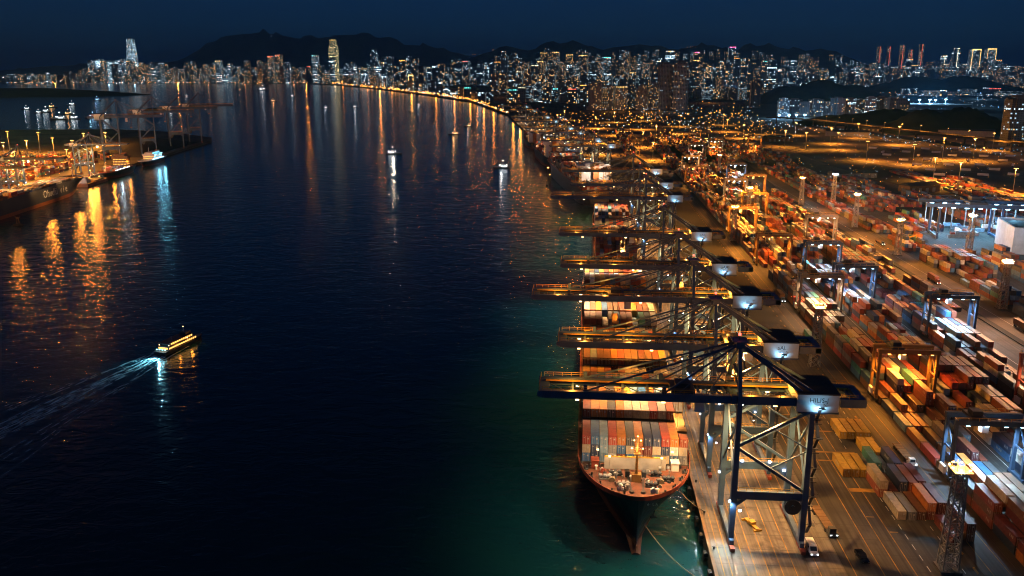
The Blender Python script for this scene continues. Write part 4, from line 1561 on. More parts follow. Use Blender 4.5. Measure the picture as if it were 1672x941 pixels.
def van(label, loc, rz, col, L=5.9):
    v = thing('van', label, 'van', loc, rz)
    P = [(-L / 2, .55), (-L / 2, 1.2), (-L / 2 + .95, 1.35), (-L / 2 + 1.75, 2.35), (-L / 2 + 2.2, 2.5), (L / 2, 2.5), (L / 2, .55)]
    m = MB()
    n = len(P)
    vs = [(-1.0, y, z) for y, z in P] + [(1.0, y, z) for y, z in P]
    m.add(vs, [tuple(range(n)), tuple(reversed(range(n, 2 * n)))] + [(k, n + k, n + (k + 1) % n, (k + 1) % n) for k in range(n)])
    m.build('body', col, v)
    g = MB().bar((0, -L / 2 + 1.0, 1.42), (0, -L / 2 + 1.72, 2.3), 1.7, .06)
    for s in (-1, 1):
        g.box(min(s * 1.0, s * 1.02), -L / 2 + 1.6, 1.5, max(s * 1.0, s * 1.02), -L / 2 + 2.8, 2.2)
    g.build('window', glass_dark, v)
    wheels(v, (-.88, .88), (-L / 2 + 1.1, L / 2 - 1.2), .36, .25)
    for s in (-1, 1):
        MB().box(s * .75 - .18, -L / 2 - .03, .85, s * .75 + .18, -L / 2 + .02, 1.1).build('headlight', g_white, v)
        MB().box(s * .9 - .08, L / 2 - .02, 1.0, s * .9 + .08, L / 2 + .03, 1.4).build('tail_light', g_tail, v)
    return v


def pickup(label, loc, rz):
    v = thing('pickup_truck', label, 'pickup truck', loc, rz)
    m = MB().box(-.95, -2.7, .5, .95, 2.7, 1.05).box(-.95, .6, 1.05, -.83, 2.7, 1.45).box(.83, .6, 1.05, .95, 2.7, 1.45).box(-.95, 2.58, 1.05, .95, 2.7, 1.45)
    P = [(-1.2, 1.05), (-.6, 1.75), (.45, 1.8), (.6, 1.05)]
    vs = [(-.85, y, z) for y, z in P] + [(.85, y, z) for y, z in P]
    m.add(vs, [(0, 1, 2, 3), (7, 6, 5, 4), (0, 4, 5, 1), (1, 5, 6, 2), (2, 6, 7, 3)])
    m.build('body', car_black, v)
    MB().bar((0, -1.16, 1.15), (0, -.66, 1.7), 1.5, .05).bar((0, .6, 1.15), (0, .48, 1.7), 1.4, .05).build('window', glass_dark, v)
    wheels(v, (-.85, .85), (-1.7, 1.7), .38, .26)
    for s in (-1, 1):
        MB().box(s * .7 - .15, -2.74, .75, s * .7 + .15, -2.69, .92).build('headlight', galv, v)
    return v


def tractor(label, loc, rz, cab, load=None, group=None):
    """Terminal tractor with a flat trailer."""
    v = thing('terminal_truck', label, 'truck', loc, rz, group)
    m = MB().box(-1.25, -8.9, .7, 1.25, -5.9, 1.4).box(-1.2, -8.8, 1.4, .5, -7.1, 3.0)
    c = m.build('cab', cab, v)
    MB().box(-1.1, -8.84, 1.9, .4, -8.81, 2.8).box(.501, -8.5, 1.9, .52, -7.3, 2.8).build('window', glass_dark, c)
    t = MB().box(-1.22, -6.0, 1.25, 1.22, 6.8, 1.5).box(-.5, -6, .85, .5, 6.6, 1.25)
    for k in range(7):
        t.box(-1.25, -5.6 + k * 2, 1.5, 1.25, -5.4 + k * 2, 1.56)
    t.build('trailer', wood_brown, v)
    wheels(v, (-.95, .95), (-8.0, -5.0, 4.2, 5.6), .52, .4)
    MB().box(-1.0, -8.96, 1.0, -.6, -8.9, 1.2).box(.6, -8.96, 1.0, 1.0, -8.9, 1.2).build('headlight', g_white, v)
    return v


van('white van with dark windscreen parked just outside the landside crane leg', (60.6, 206.2, GZ + .01), rad(2), van_white)
lamp('SPOT', (1, .95, .85), 260, (60.6, 202.6, GZ + .95), None, .15, 80, aim=(.05, -1, -.12), name='van_headlight')
tractor('empty flatbed trailer truck standing on the apron between the van and the lot', (67.6, 222, GZ + .01), rad(4), crane_dark)
pickup('black pickup truck parked alone on the dark lot', (72.6, 203.6, GZ + .01), rad(5))
sp_ = thing('spreader_frame', 'yellow container spreader frame lying on the apron between the crane legs', 'spreader', (47.6, 218.5, GZ + .01), rad(-70))
MB().box(-3.2, -.5, .3, 3.2, .5, .75).box(-3.4, -1.2, 0, -2.9, 1.2, .5).box(2.9, -1.2, 0, 3.4, 1.2, .5).build('frame', crate_yellow, sp_)
MB().box(-.9, -.8, .75, .9, .8, 1.5).tube((-.6, -1.1, 1.1), (-.6, 1.1, 1.1), .3, n=10).build('head_block', crate_yellow, sp_)
TRK = [(49.5, 276, 'yellow'), (53, 334, 'white'), (45.5, 352, 'blue'), (53, 398, 'red'), (48, 420, 'white'), (62, 300, 'grey'), (105, 268, 'white'), (105.3, 392, 'red'), (108.5, 470, 'blue'), (105, 560, 'yellow'),
       (213, 420, 'white'), (209, 520, 'red'), (216, 640, 'blue')]
cabs = {'yellow': crate_yellow, 'white': van_white, 'blue': crane_blue, 'red': rust_red, 'grey': rtg_grey}
for k, (x, y, cn) in enumerate(TRK):
    where = 'on the apron under the cranes' if x < 66 else ('on the yard road' if x < 150 else 'on the amber road')
    tractor(f'{cn} cabbed terminal truck {where}, {ORD[k]} of the working trucks', (x, y, GZ + .02), rad(RND.uniform(-2, 2)), cabs[cn], group='terminal trucks at work')
    if k % 3:
        mass_box(x, y + .6, GZ + 1.6, 0, RND.choice(MIXED))
rs = thing('reach_stacker', 'amber lit reach stacker with raised boom at the bend by the rail yard', 'reach stacker', (236, 640, GZ + .01), rad(60))
MB().box(-1.6, -3.6, .8, 1.6, 3.6, 2.2).box(-1, 1.2, 2.2, 1, 3.2, 3.8).build('body', crate_yellow, rs)
MB().bar((0, 3, 3.2), (0, -5.4, 7.2), .9, 1.0).bar((0, -5.4, 7.2), (0, -5.4, 5.2), .7).build('boom', crate_yellow, rs)
wheels(rs, (-1.5, 1.5), (-2.5, 2.5), .8, .6)

# parked rows of trailers in the far lots
tr0 = None
TR = []
for k in range(7):
    for j in range(6):
        TR.append((430 + j * 44 + RND.uniform(-6, 6) + k * 6, 1085 + k * 64 + RND.uniform(-9, 9)))
for k, (x, y) in enumerate(TR):
    lab = f'parked trailer with pale box, {ORD[k // 6]} row of the amber lot, {ORD[k % 6]} along it'
    if tr0 is None:
        tr0 = thing('parked_trailer', lab, 'trailer', (x, y, GZ), rad(60), 'trailers parked on the truck lots')
        MB().box(-1.25, -6.1, 1.3, 1.25, 6.1, 4.0).build('cargo_box', white_panel, tr0)
        MB().box(-1.1, -6.0, .95, 1.1, 6.0, 1.3).tube((-1.1, 4.4, .5), (1.1, 4.4, .5), .5, n=10).tube((-1.1, 5.5, .5), (1.1, 5.5, .5), .5, n=10).box(-.8, -4, 0, .8, -3.7, .95).build('chassis', crane_dark, tr0)
    else:
        copy_tree(tr0, lab, (x, y, GZ), rad(60) + (PI / 2 if k % 5 == 0 else 0))

# long low sheds around the rail yard and lots
SH = [(352, 940, 40, 16, 7, 24, 'brown'), (318, 1060, 56, 16, 6, 18, 'grey'), (520, 1790, 80, 30, 9, -22, 'pale'), (610, 1960, 90, 32, 10, -22, 'dark'),
      (760, 1820, 100, 36, 11, -25, 'pale'), (352, 1640, 50, 22, 8, 14, 'brown')]
smat = {'brown': wood_brown, 'grey': rtg_grey, 'dark': crane_dark, 'pale': hatch_light}
for k, (x, y, L_, W_, h, rz, cn) in enumerate(SH):
    s = thing('storage_shed', f'long low {cn} shed, {ORD[k]} of the sheds between the rail yard and the highway', 'shed', (x, y, GZ), rad(rz), 'sheds between rail yard and highway')
    MB().box(-L_ / 2, -W_ / 2, 0, L_ / 2, W_ / 2, h).build('wall', smat[cn], s)
    q = MB()
    q.add([(-L_ / 2 - .8, -W_ / 2 - .8, h), (L_ / 2 + .8, -W_ / 2 - .8, h), (L_ / 2 + .8, 0, h + 3), (-L_ / 2 - .8, 0, h + 3), (-L_ / 2 - .8, W_ / 2 + .8, h), (L_ / 2 + .8, W_ / 2 + .8, h)],
          [(0, 1, 2, 3), (3, 2, 5, 4), (0, 3, 4), (1, 5, 2)])
    q.build('roof', roof_dark, s)
    each('loading_door', MB().box(0, -.05, .2, 4, -.01, 4.6), galv, s, [(-L_ / 2 + 3 + i * 9, -W_ / 2, 0) for i in range(int(L_ / 9))])

# ------------------------------------------------------------------ terminal on the other shore
LA = math.atan2(145, 841)
def left_pt(s, off):
    """s metres along the other quay from its near corner, off metres to the water side."""
    return (-548 - math.sin(LA) * s + math.cos(LA) * off, 690 + math.cos(LA) * s + math.sin(LA) * off)


edge = [left_pt(s, 0) for s in (-330, 0, 300, 500, 700, 890)]
pts = edge + [(-730, 1640), (-890, 1800), (-1060, 1880), (-1500, 1800), (-2400, 1700), (-2400, 300)]
b = MB()
b.poly([(x, y, 3.6) for x, y in pts])
for (x0, y0), (x1, y1) in zip(pts, pts[1:]):
    b.poly([(x1, y1, -2), (x1, y1, 3.6), (x0, y0, 3.6), (x0, y0, -2)])
setting('far_shore_ground', b, lot_tar)
# dark spoil mound at its tip
b = MB()
g_ = []
for i in range(17):
    for j in range(9):
        u, v = i / 16, j / 8
        x, y = left_pt(560 + 300 * u, -12 - 150 * v)
        z = 3.6 + 17 * math.sin(PI * u) ** .8 * math.sin(PI * v) ** .7 * (1 + .25 * math.sin(7 * u + 3 * v))
        g_.append((x, y, z))
b.add(g_, [(i * 9 + j, i * 9 + j + 1, (i + 1) * 9 + j + 1, (i + 1) * 9 + j) for i in range(16) for j in range(8)])
setting('earth_mound_terrain', b, land_dark, smooth=True)

g_letter = paint('white hull lettering', (.85, .86, .85), .6)
x, y = left_pt(45, 23)
l1 = cargo_ship('dark hulled ship with large pale lettering on its side at the opposite quay', 240, 30, 15, (left_pt(215, 23)[0], left_pt(215, 23)[1], 0), LA + PI,
                (hull_grey, hull_orange, deck_red, hull_grey), 1, None, 51)
lettering('Ohudlü  v i e', 10.5, g_letter, l1, (-15.6, 92, 10.0), (rad(90), 0, rad(-90)))
x, y = left_pt(300, 20)
for q in (60, 120):
    lamp('SPOT', WARM, 12000, (-34, q, 16), l1, 1.0, 120, aim=(1, 0, -.25))  # added lamps off the hull side, without fixtures, to brighten the lettering
lb = thing('deck_barge', 'low amber lit work barge moored between the two ships at the opposite quay', 'barge', (*left_pt(268, 17), 0), LA)
MB().prism([(-9, -32), (9, -32), (9, 28), (5, 34), (-5, 34), (-9, 28)], -1, 3.4).build('hull', hull_orange, lb)
MB().box(-5, -24, 3.4, 5, -12, 7.5).box(-3.5, -22, 7.5, 3.5, -15, 10).build('deckhouse', hull_white, lb)
MB().box(-7, -8, 3.4, 7, 22, 4.6).build('cargo_coaming', hatch_grey, lb)
MB().tube((0, 2, 3.4), (0, 2, 15), .4, .2, 8).bar((0, 2, 14), (0, 14, 8), .3).build('derrick', hull_white, lb)
f = MB()
for q in ((-3, -10, 8.5), (3, -10, 8.5), (0, 2, 15.2), (2, 22, 6)):
    f.box(q[0] - .5, q[1] - .5, q[2], q[0] + .5, q[1] + .5, q[2] + .6)
f.build('deck_lamp', g_sodium, lb)
for q in ((2, -9, 11.5), (3, 9, 13.5)):
    lamp('POINT', SODIUM, 7000, q, lb, 1.5)
l3 = cargo_ship('short coaster with amber and white lit cabins at the opposite quay', 92, 20, 8, (*left_pt(306, 18), 0), LA, (hull_navy, hull_red, deck_red, rust_red), 2, (58, 72, 15), 53, house_mat=wood_brown)
lamp('POINT', (.5, .8, 1), 2600, (10.5, 30, 14), l3, 1.0)
lamp('POINT', SODIUM, 4000, (9.5, 62, 16), l3, 1.0)
lamp('POINT', SODIUM, 5000, (8, 10, 14), l3, 1.0)
each('rail_lamp', MB().box(-.2, -.45, -.3, .2, .45, .3), g_white, l3, [(9.9, 14.4 + k * 4.4, 9.7) for k in range(12)])
l4 = cargo_ship('small cyan lit vessel behind the coaster at the opposite quay', 86, 18, 7, (*left_pt(452, 16), 0), LA, (hull_navy, hull_red, hull_white, hull_white), 1, (30, 66, 8), 54)
lamp('POINT', (.2, .72, 1), 5000, (12, 34, 15), l4, 1.2)
lamp('POINT', (.2, .72, 1), 5000, (12, 60, 15), l4, 1.2)
each('rail_lamp', MB().box(-.2, -.45, -.3, .2, .45, .3), g_ice, l4, [(8.9, 20.4 + k * 3.6, 8.7) for k in range(14)])

LEFT_C = [(60, 'nearest quay crane of the opposite terminal, behind the lettered ship'), (150, 'second quay crane of the opposite terminal'),
          (335, 'pale lit quay crane behind the coaster on the opposite quay'), (440, 'tall dark quay crane over the cyan vessel'),
          (590, 'dark quay crane beside the earth mound'), (735, 'dark quay crane on the earth mound stretch'), (850, 'dark quay crane at the very tip of the opposite quay')]
for s, lab in LEFT_C:
    x, y = left_pt(s, -6)
    c = copy_tree(proto_crane, lab, (x, y, 3.6), LA + PI + (.3 if s > 400 else 0), group='quay cranes of the opposite terminal')
    c.scale = (1.15, .8, 1.6) if s > 400 else (.9, .9, .9)
    for o in [o for o in KIDS[c.name] if o.type == 'LIGHT' and o.data.type == 'POINT']:
        KIDS[c.name].remove(o)
        bpy.data.objects.remove(o)
    if s > 400:
        kill = [o for o in KIDS[c.name] if o.type == 'LIGHT' or 'floodlight' in o.name or 'beacon' in o.name]
        for o in kill:
            KIDS[c.name].remove(o)
            bpy.data.objects.remove(o)
for k, (s, off) in enumerate(((-20, -60), (60, -95), (150, -70), (235, -40), (300, -70), (360, -110), (95, -200), (210, -190), (-60, -180), (20, -150), (130, -140), (265, -130), (400, -60), (-90, -100), (330, -190))):
    x, y = left_pt(s, off)
    c = copy_tree(m0, f'amber lamp mast in the opposite terminal, {ORD[k]} from its near corner', (x, y, 3.6), group='lamp masts of the opposite terminal')
    c.scale = (1, 1, .85)
    lamp('POINT', SODIUM if k % 4 != 2 else (.5, .78, 1), 130000, (x, y, 3.6 + 23.2), None, 1.2, name='mast_lamp')
LM = [ground_at(*q, 3.6) for q in ((10, 272), (48, 268), (90, 262), (30, 292), (122, 268), (66, 250), (16, 248), (140, 252), (175, 250))]
for k, (x, y) in enumerate(LM):
    c = copy_tree(m0, f'tall amber lamp mast at the back of the opposite terminal, {ORD[k]} from the near end', (x, y, 3.6), group='lamp masts of the opposite terminal')
    lamp('POINT', SODIUM, 200000, (x, y, 3.6 + 27.6), None, 1.2, name='mast_lamp')
for s, off, w in ((120, -4, 26000), (275, -2, 30000), (200, -3, 22000), (30, 5, 34000), (-20, 5, 40000), (-60, 5, 46000), (-95, 4, 60000), (320, -2, 20000)):
    x, y = left_pt(s, off)
    lamp('POINT', SODIUM, w, (x, y, 30), None, 1.5, name='quay_lamp')
for i in range(25):
    for j in range(50):
        s, off = -120 + j * 14.0, -52 - i * 13 - (0 if i % 2 else 5)
        if RND.random() < (.62 if i < 14 else .4):
            x, y = left_pt(s, off)
            for t in range(RND.choice([1, 2, 2, 3, 4])):
                mass_box(x, y, 3.62 + t * 2.6, LA)
                xx, yy = left_pt(s, off - 2.6)
                mass_box(xx, yy, 3.62 + t * 2.6, LA)
ls = thing('terminal_shed', 'long pale roofed shed at the back of the opposite terminal', 'shed', (*left_pt(330, -250), 3.6), LA)
MB().box(-26, -130, 0, 26, 130, 11).build('wall', rtg_grey, ls)
MB().box(-27, -131, 11, 27, 131, 12).build('roof', white_panel, ls)
lamp('POINT', (.5, .75, 1), 30000, (34, -60, 26), ls, 2)

# ------------------------------------------------------------------ ferry, boats, islets
fx, fy = ground_at(295, 566, 0)
fz = math.atan2(-5.3, 27)
FZ = math.atan2(-(ground_at(325, 552, 0)[0] - ground_at(265, 580, 0)[0]), ground_at(325, 552, 0)[1] - ground_at(265, 580, 0)[1])
fe = thing('ferry', 'passenger ferry with amber lit decks heading away, trailing a turquoise wake', 'ferry', (fx, fy, 0), FZ)
fe.scale = (.86, 1.0, .72)
m = MB()
ol = [(-3.6, -15), (3.6, -15), (3.9, -4), (3.6, 6), (2.4, 12), (0, 16.5), (-2.4, 12), (-3.6, 6), (-3.9, -4)]
n = len(ol)
vs = [(x * .8, y * .95, -.6) for x, y in ol] + [(x, y, 2.0) for x, y in ol] + [(x * 1.03, y * 1.01, 2.7) for x, y in ol]
m.add(vs, [(k + a, (k + 1) % n + a, (k + 1) % n + n + a, k + n + a) for a in (0, n) for k in range(n)] + [tuple(range(2 * n, 3 * n))])
m.build('hull', hull_grey, fe)
MB().box(-3.2, -12.2, 2.7, 3.2, 8, 5.0).box(-2.7, -10, 5.0, 2.7, 6.5, 7.0).box(-2.0, 2, 7.0, 2.0, 6, 8.8).build('cabin', hull_grey, fe)
MB().box(-3.3, -12.4, 7.02, 3.3, 2, 7.22).build('awning', crane_dark, fe)
g = MB()
for s in (-1, 1):
    for z, y0, y1, xw in ((3.3, -11.6, 7.4, 3.2), (5.5, -9.5, 6, 2.7)):
        k = y0
        while k < y1:
            x = s * (xw + .02)
            g.box(min(x, x + s * .03), k, z, max(x, x + s * .03), k + 1.0, z + 1.0)
            k += 1.45
g.box(-1.7, 6.02, 7.4, 1.7, 6.05, 8.4).box(-2.4, 6.52, 5.5, 2.4, 6.55, 6.6).box(-2.8, -12.25, 3.4, 2.8, -12.22, 4.6)
g.build('window', g_cabin, fe)
MB().tube((0, 3, 8.8), (0, 3, 12.5), .12, n=6).tube((0, -6, 7), (0, -6, 9.5), .1, n=6).build('mast', hull_white, fe)
f = MB()
for q in ((0, 3, 12.4), (-2.9, -11.4, 5.6), (2.9, -11.4, 5.6), (1.5, 9, 4), (-1.5, 9, 4), (2.9, 2, 5.4), (-2.9, 2, 5.4)):
    f.box(q[0] - .16, q[1] - .16, q[2], q[0] + .16, q[1] + .16, q[2] + .3)
f.build('deck_lamp', g_warm, fe)
f = MB()
for x in (-2.6, -.9, .9, 2.6):
    f.box(x - .25, -13.9, 3.6, x + .25, -13.6, 3.9)
f.build('stern_lamp', g_cyan, fe)
lamp('SPOT', (.22, .72, .95), 15000, (0, -15.6, 4.2), fe, .25, 120, aim=(0, -1, -.16))
lamp('POINT', SODIUM, 300, (4.4, 3, 5.0), fe, .4)
lamp('POINT', SODIUM, 300, (4.6, -6, 5.0), fe, .4)
lamp('POINT', SODIUM, 300, (-4.6, 0, 5.0), fe, .4)
lamp('POINT', (.3, .8, 1), 130, (0, -13.2, 5.6), fe, .3)

# foam of the wake: broken ribbons that spread out astern
wm = MB()
foam = []
def ribbon(x0, x1, w0, w1, y0, y1, a0, a1, n=26, wob=.5):
    base = len(wm.v)
    for k in range(n + 1):
        t = k / n
        cx, w = lerp(x0, x1, t) + wob * math.sin(t * 17 + x0), lerp(w0, w1, t)
        y = lerp(y0, y1, t)
        wm.v += [(cx - w, y, .035), (cx, y, .05), (cx + w, y, .035)]
        a = lerp(a0, a1, t ** .6)
        foam.extend([0.0, a, 0.0])
    for k in range(n):
        for q in (0, 1):
            i = base + k * 3 + q
            wm.f.append((i, i + 3, i + 4, i + 1))
            wm.m.append(0)


for x0, x1, w0, w1, a0 in ((-2.2, -8.0, 1.0, 3.4, 1.6), (-.8, -2.8, 1.2, 3.4, 2.4), (.9, 3.0, 1.2, 3.4, 2.4), (2.3, 8.4, 1.0, 3.2, 1.6), (0, 0, 3.0, 12.0, .8)):
    ribbon(x0, x1, w0, w1, -15, -175, a0, .3, wob=.8)
for s in (-1, 1):
    for x0, x1, y0, a0 in ((4.0, 24, 2, 1.4), (4.6, 30, -10, 1.1), (5.0, 38, -18, .9), (5.2, 47, -30, .7)):
        ribbon(s * x0, s * x1, .35, 1.5, y0, -200, a0, .25, wob=.9)
wk = wm.build('wake_foam', foam_mat, None, (fx, fy, 0), FZ)
at = wk.data.attributes.new('foam', 'FLOAT', 'POINT')
at.data.foreach_set('value', foam)
tag(wk, kind='stuff')


def boat(label, loc, rz, L, hull, cabin, bulbs, col, w, group='small boats in the harbour', proto={}):
    k = (hull.name, bulbs.name)
    if k in proto:
        c = copy_tree(proto[k], label, loc, rz)
    else:
        c = proto[k] = thing('work_boat', label, 'boat', loc, rz, group)
        B = .26
        ol = [(-B / 2, -.5), (B / 2, -.5), (B / 2, .2), (B * .3, .4), (0, .52), (-B * .3, .4), (-B / 2, .2)]
        n = len(ol)
        m = MB().add([(x * .85, y * .95, -.03) for x, y in ol] + [(x, y, .075) for x, y in ol], [(k_, (k_ + 1) % n, (k_ + 1) % n + n, k_ + n) for k_ in range(n)] + [tuple(range(n, 2 * n))])
        m.build('hull', hull, c)
        MB().box(-.09, -.34, .075, .09, .02, .17).box(-.07, -.16, .17, .07, -.01, .24).build('cabin', cabin, c)
        MB().tube((0, -.08, .24), (0, -.08, .42), .009, n=6).build('mast', galv, c)
        f = MB()
        for q in ((0, -.08, .42), (-.07, .1, .16), (.07, .1, .16), (0, -.3, .19)):
            f.box(q[0] - .02, q[1] - .02, q[2], q[0] + .02, q[1] + .02, q[2] + .035)
        for s in (-1, 1):
            f.box(min(s * .091, s * .094), -.3, .11, max(s * .091, s * .094), -.02, .14)
        f.build('deck_lamp', bulbs, c)
    far = loc[1] > 1900
    L = L * (.72 if far else 1)
    w = w * (.10 if far else .4)
    c.scale = (L, L, L)
    lamp('POINT', col, w, (loc[0], loc[1] - L * .25, L * .46), None, L * .03, name='boat_lamp')
    return c


BT = [(643, 252, 'work boat with two bright white lamps, alone in mid channel', 26, g_boat_w, (1, .93, .7), 15000, hull_grey),
      (819, 275, 'white lamp launch with a faint wake, nearest the main quay', 24, g_boat_w, (.85, .93, 1), 5000, hull_grey),
      (741, 220, 'dim amber launch beyond the mid channel boat', 24, g_boat_s, WARM, 5000, hull_navy),
      (764, 207, 'launch with white and red lamps near the bent quay', 26, g_boat_s, (1, .9, .8), 6000, hull_navy),
      (531, 177, 'tiny boat with a white lamp, left one of a far pair', 30, g_boat_w, (.6, .85, 1), 12000, hull_navy),
      (580, 176, 'tiny boat with a white lamp, right one of a far pair', 30, g_boat_w, (.7, .88, 1), 12000, hull_navy),
      (478, 157, 'tiny pale boat off the far promenade', 36, g_boat_w, (.7, .88, 1), 12000, hull_grey),
      (447, 166, 'small amber lit boat before the far promenade', 44, g_boat_s, WARM, 22000, hull_grey),
      (672, 183, 'unlit dark launch in the amber reflection', 28, g_boat_s, WARM, 300, hull_navy),
      (683, 173, 'pale launch near the amber reflection', 30, g_boat_w, (.8, .9, 1), 6000, hull_grey),
      (42, 179, 'white lit boat, first of the anchorage beyond the opposite terminal', 44, g_boat_w, (.55, .8, 1), 20000, hull_navy),
      (62, 185, 'white lit boat, second of the anchorage', 40, g_boat_w, (.6, .85, 1), 14000, hull_navy),
      (74, 184, 'dark hulled coaster, third of the anchorage', 60, g_boat_w, (.6, .85, 1), 8000, hull_navy),
      (86, 176, 'amber lit boat at the back of the anchorage', 50, g_boat_s, WARM, 14000, hull_grey),
      (116, 172, 'white and amber lit boat at the back of the anchorage', 54, g_boat_w, (.7, .86, 1), 16000, hull_grey),
      (113, 187, 'amber lit tug in the middle of the anchorage', 46, g_boat_s, WARM, 16000, hull_navy),
      (96, 196, 'long low lit barge at the front of the anchorage', 66, g_boat_w, (1, .9, .75), 14000, hull_grey),
      (123, 195, 'bright white boat at the front of the anchorage', 52, g_boat_w, (.75, .88, 1), 18000, hull_grey),
      (150, 193, 'cyan lit boat at the right of the anchorage', 54, g_boat_b, (.3, .75, 1), 16000, hull_navy),
      (172, 194, 'dim white boat, last of the anchorage row', 46, g_boat_w, (.6, .8, 1), 8000, hull_navy),
      (158, 165, 'blue lit ferry off the dark island', 66, g_boat_b, (.3, .5, 1), 26000, hull_grey),
      (304, 158, 'single lamp boat off the tall blue tower', 34, g_boat_w, (.6, .85, 1), 9000, hull_navy),
      (280, 180, 'white lamp boat beside the dark islet', 36, g_boat_w, (.6, .88, 1), 14000, hull_navy),
      (430, 148, 'long lit ferry with blue and amber decks before the far promenade', 120, g_boat_w, (.75, .88, 1), 60000, hull_grey),
      (391, 147, 'faint boat beside the long lit ferry', 40, g_boat_s, WARM, 8000, hull_navy)]
for px, py, lab, L_, bulbs, col, w, hull in BT:
    x, y = ground_at(px, py, 0)
    boat(lab, (x, y, 0), rad(RND.choice([70, 82, 95, 108, -75, -88, -100])), L_, hull, hull_white, bulbs, col, w)


def islet(name, px, py, wx, wy, h, seed, kind='structure', mat_=forest):
    cx, cy = ground_at(px, py, 0)
    r = random.Random(seed)
    ph = [r.uniform(0, 6) for _ in range(4)]
    vs, fs = [], []
    n, mrg = 28, 8
    for j in range(mrg + 1):
        q = j / mrg
        for i in range(n):
            t = 2 * PI * i / n
            k = (1 - q) * (1 + .13 * math.sin(3 * t + ph[0]) + .08 * math.sin(7 * t + ph[1]))
            z = h * (1 - (1 - q) ** 2) * (1 + .2 * math.sin(2.3 * t + ph[2]) * q * (1 - q) * 2) - .5
            vs.append((cx + wx * k * math.cos(t), cy + wy * k * math.sin(t), z))
    for j in range(mrg):
        for i in range(n):
            fs.append((j * n + i, j * n + (i + 1) % n, (j + 1) * n + (i + 1) % n, (j + 1) * n + i))
    return setting(name, MB().add(vs, fs), mat_, kind, smooth=True)


islet('island_terrain', 40, 156, 620, 480, 42, 1)
islet('islet_terrain', 248, 183, 34, 20, 13, 2, mat_=rock_mat)
islet('rock_terrain', 30, 368, 6, 4, 2.2, 3, mat_=rock_mat)
x, y = ground_at(30, 366, 0)
dl = thing('mooring_dolphin', 'small dark timber mooring dolphin standing in the amber reflection', 'mooring dolphin', (x, y, 0))
MB().tube((-1.6, 0, -1), (-.6, 0, 5), .35, .3, 8).tube((1.6, 0, -1), (.6, 0, 5), .35, .3, 8).tube((0, 1.4, -1), (0, .5, 5.6), .35, .3, 8).build('pile', wood_brown, dl)
MB().box(-1.4, -1.0, 5, 1.4, 1.2, 5.6).bar((-1.2, 0, 5.6), (-2.6, 0, 7.2), .2).bar((1.2, 0, 5.6), (2.4, 0, 6.8), .2).build('cap', wood_brown, dl)
x, y = ground_at(893, 303, 0)
bq = thing('channel_marker', 'thin dark channel marker post with two amber lamps beside the boom tips', 'channel marker', (x, y, 0))
MB().tube((0, 0, -1), (.6, 0, 20), .35, .25, 8).box(-1.2, -1.2, 0, 1.2, 1.2, 1.4).build('post', crane_dark, bq)
MB().box(-.2, -1, 19.6, 2.6, 1, 20).bar((.3, 0, 12), (3.2, 0, 12.2), .2).build('platform', crane_dark, bq)
MB().box(.4, -.5, 20, 2.0, .5, 20.8).box(2.6, -.4, 12.2, 3.8, .4, 12.9).build('lamp', g_sodium, bq)
# ------------------------------------------------------------------ the city
def at_Y(px, py, Y):
    u, v = (px - 836) / FOC, (py - 470.5) / FOC
    fw, dn = ct - v * st, st + v * ct
    t = Y / (fw * cp + u * sp)
    return (u * cp - fw * sp) * t, CAM_H - dn * t


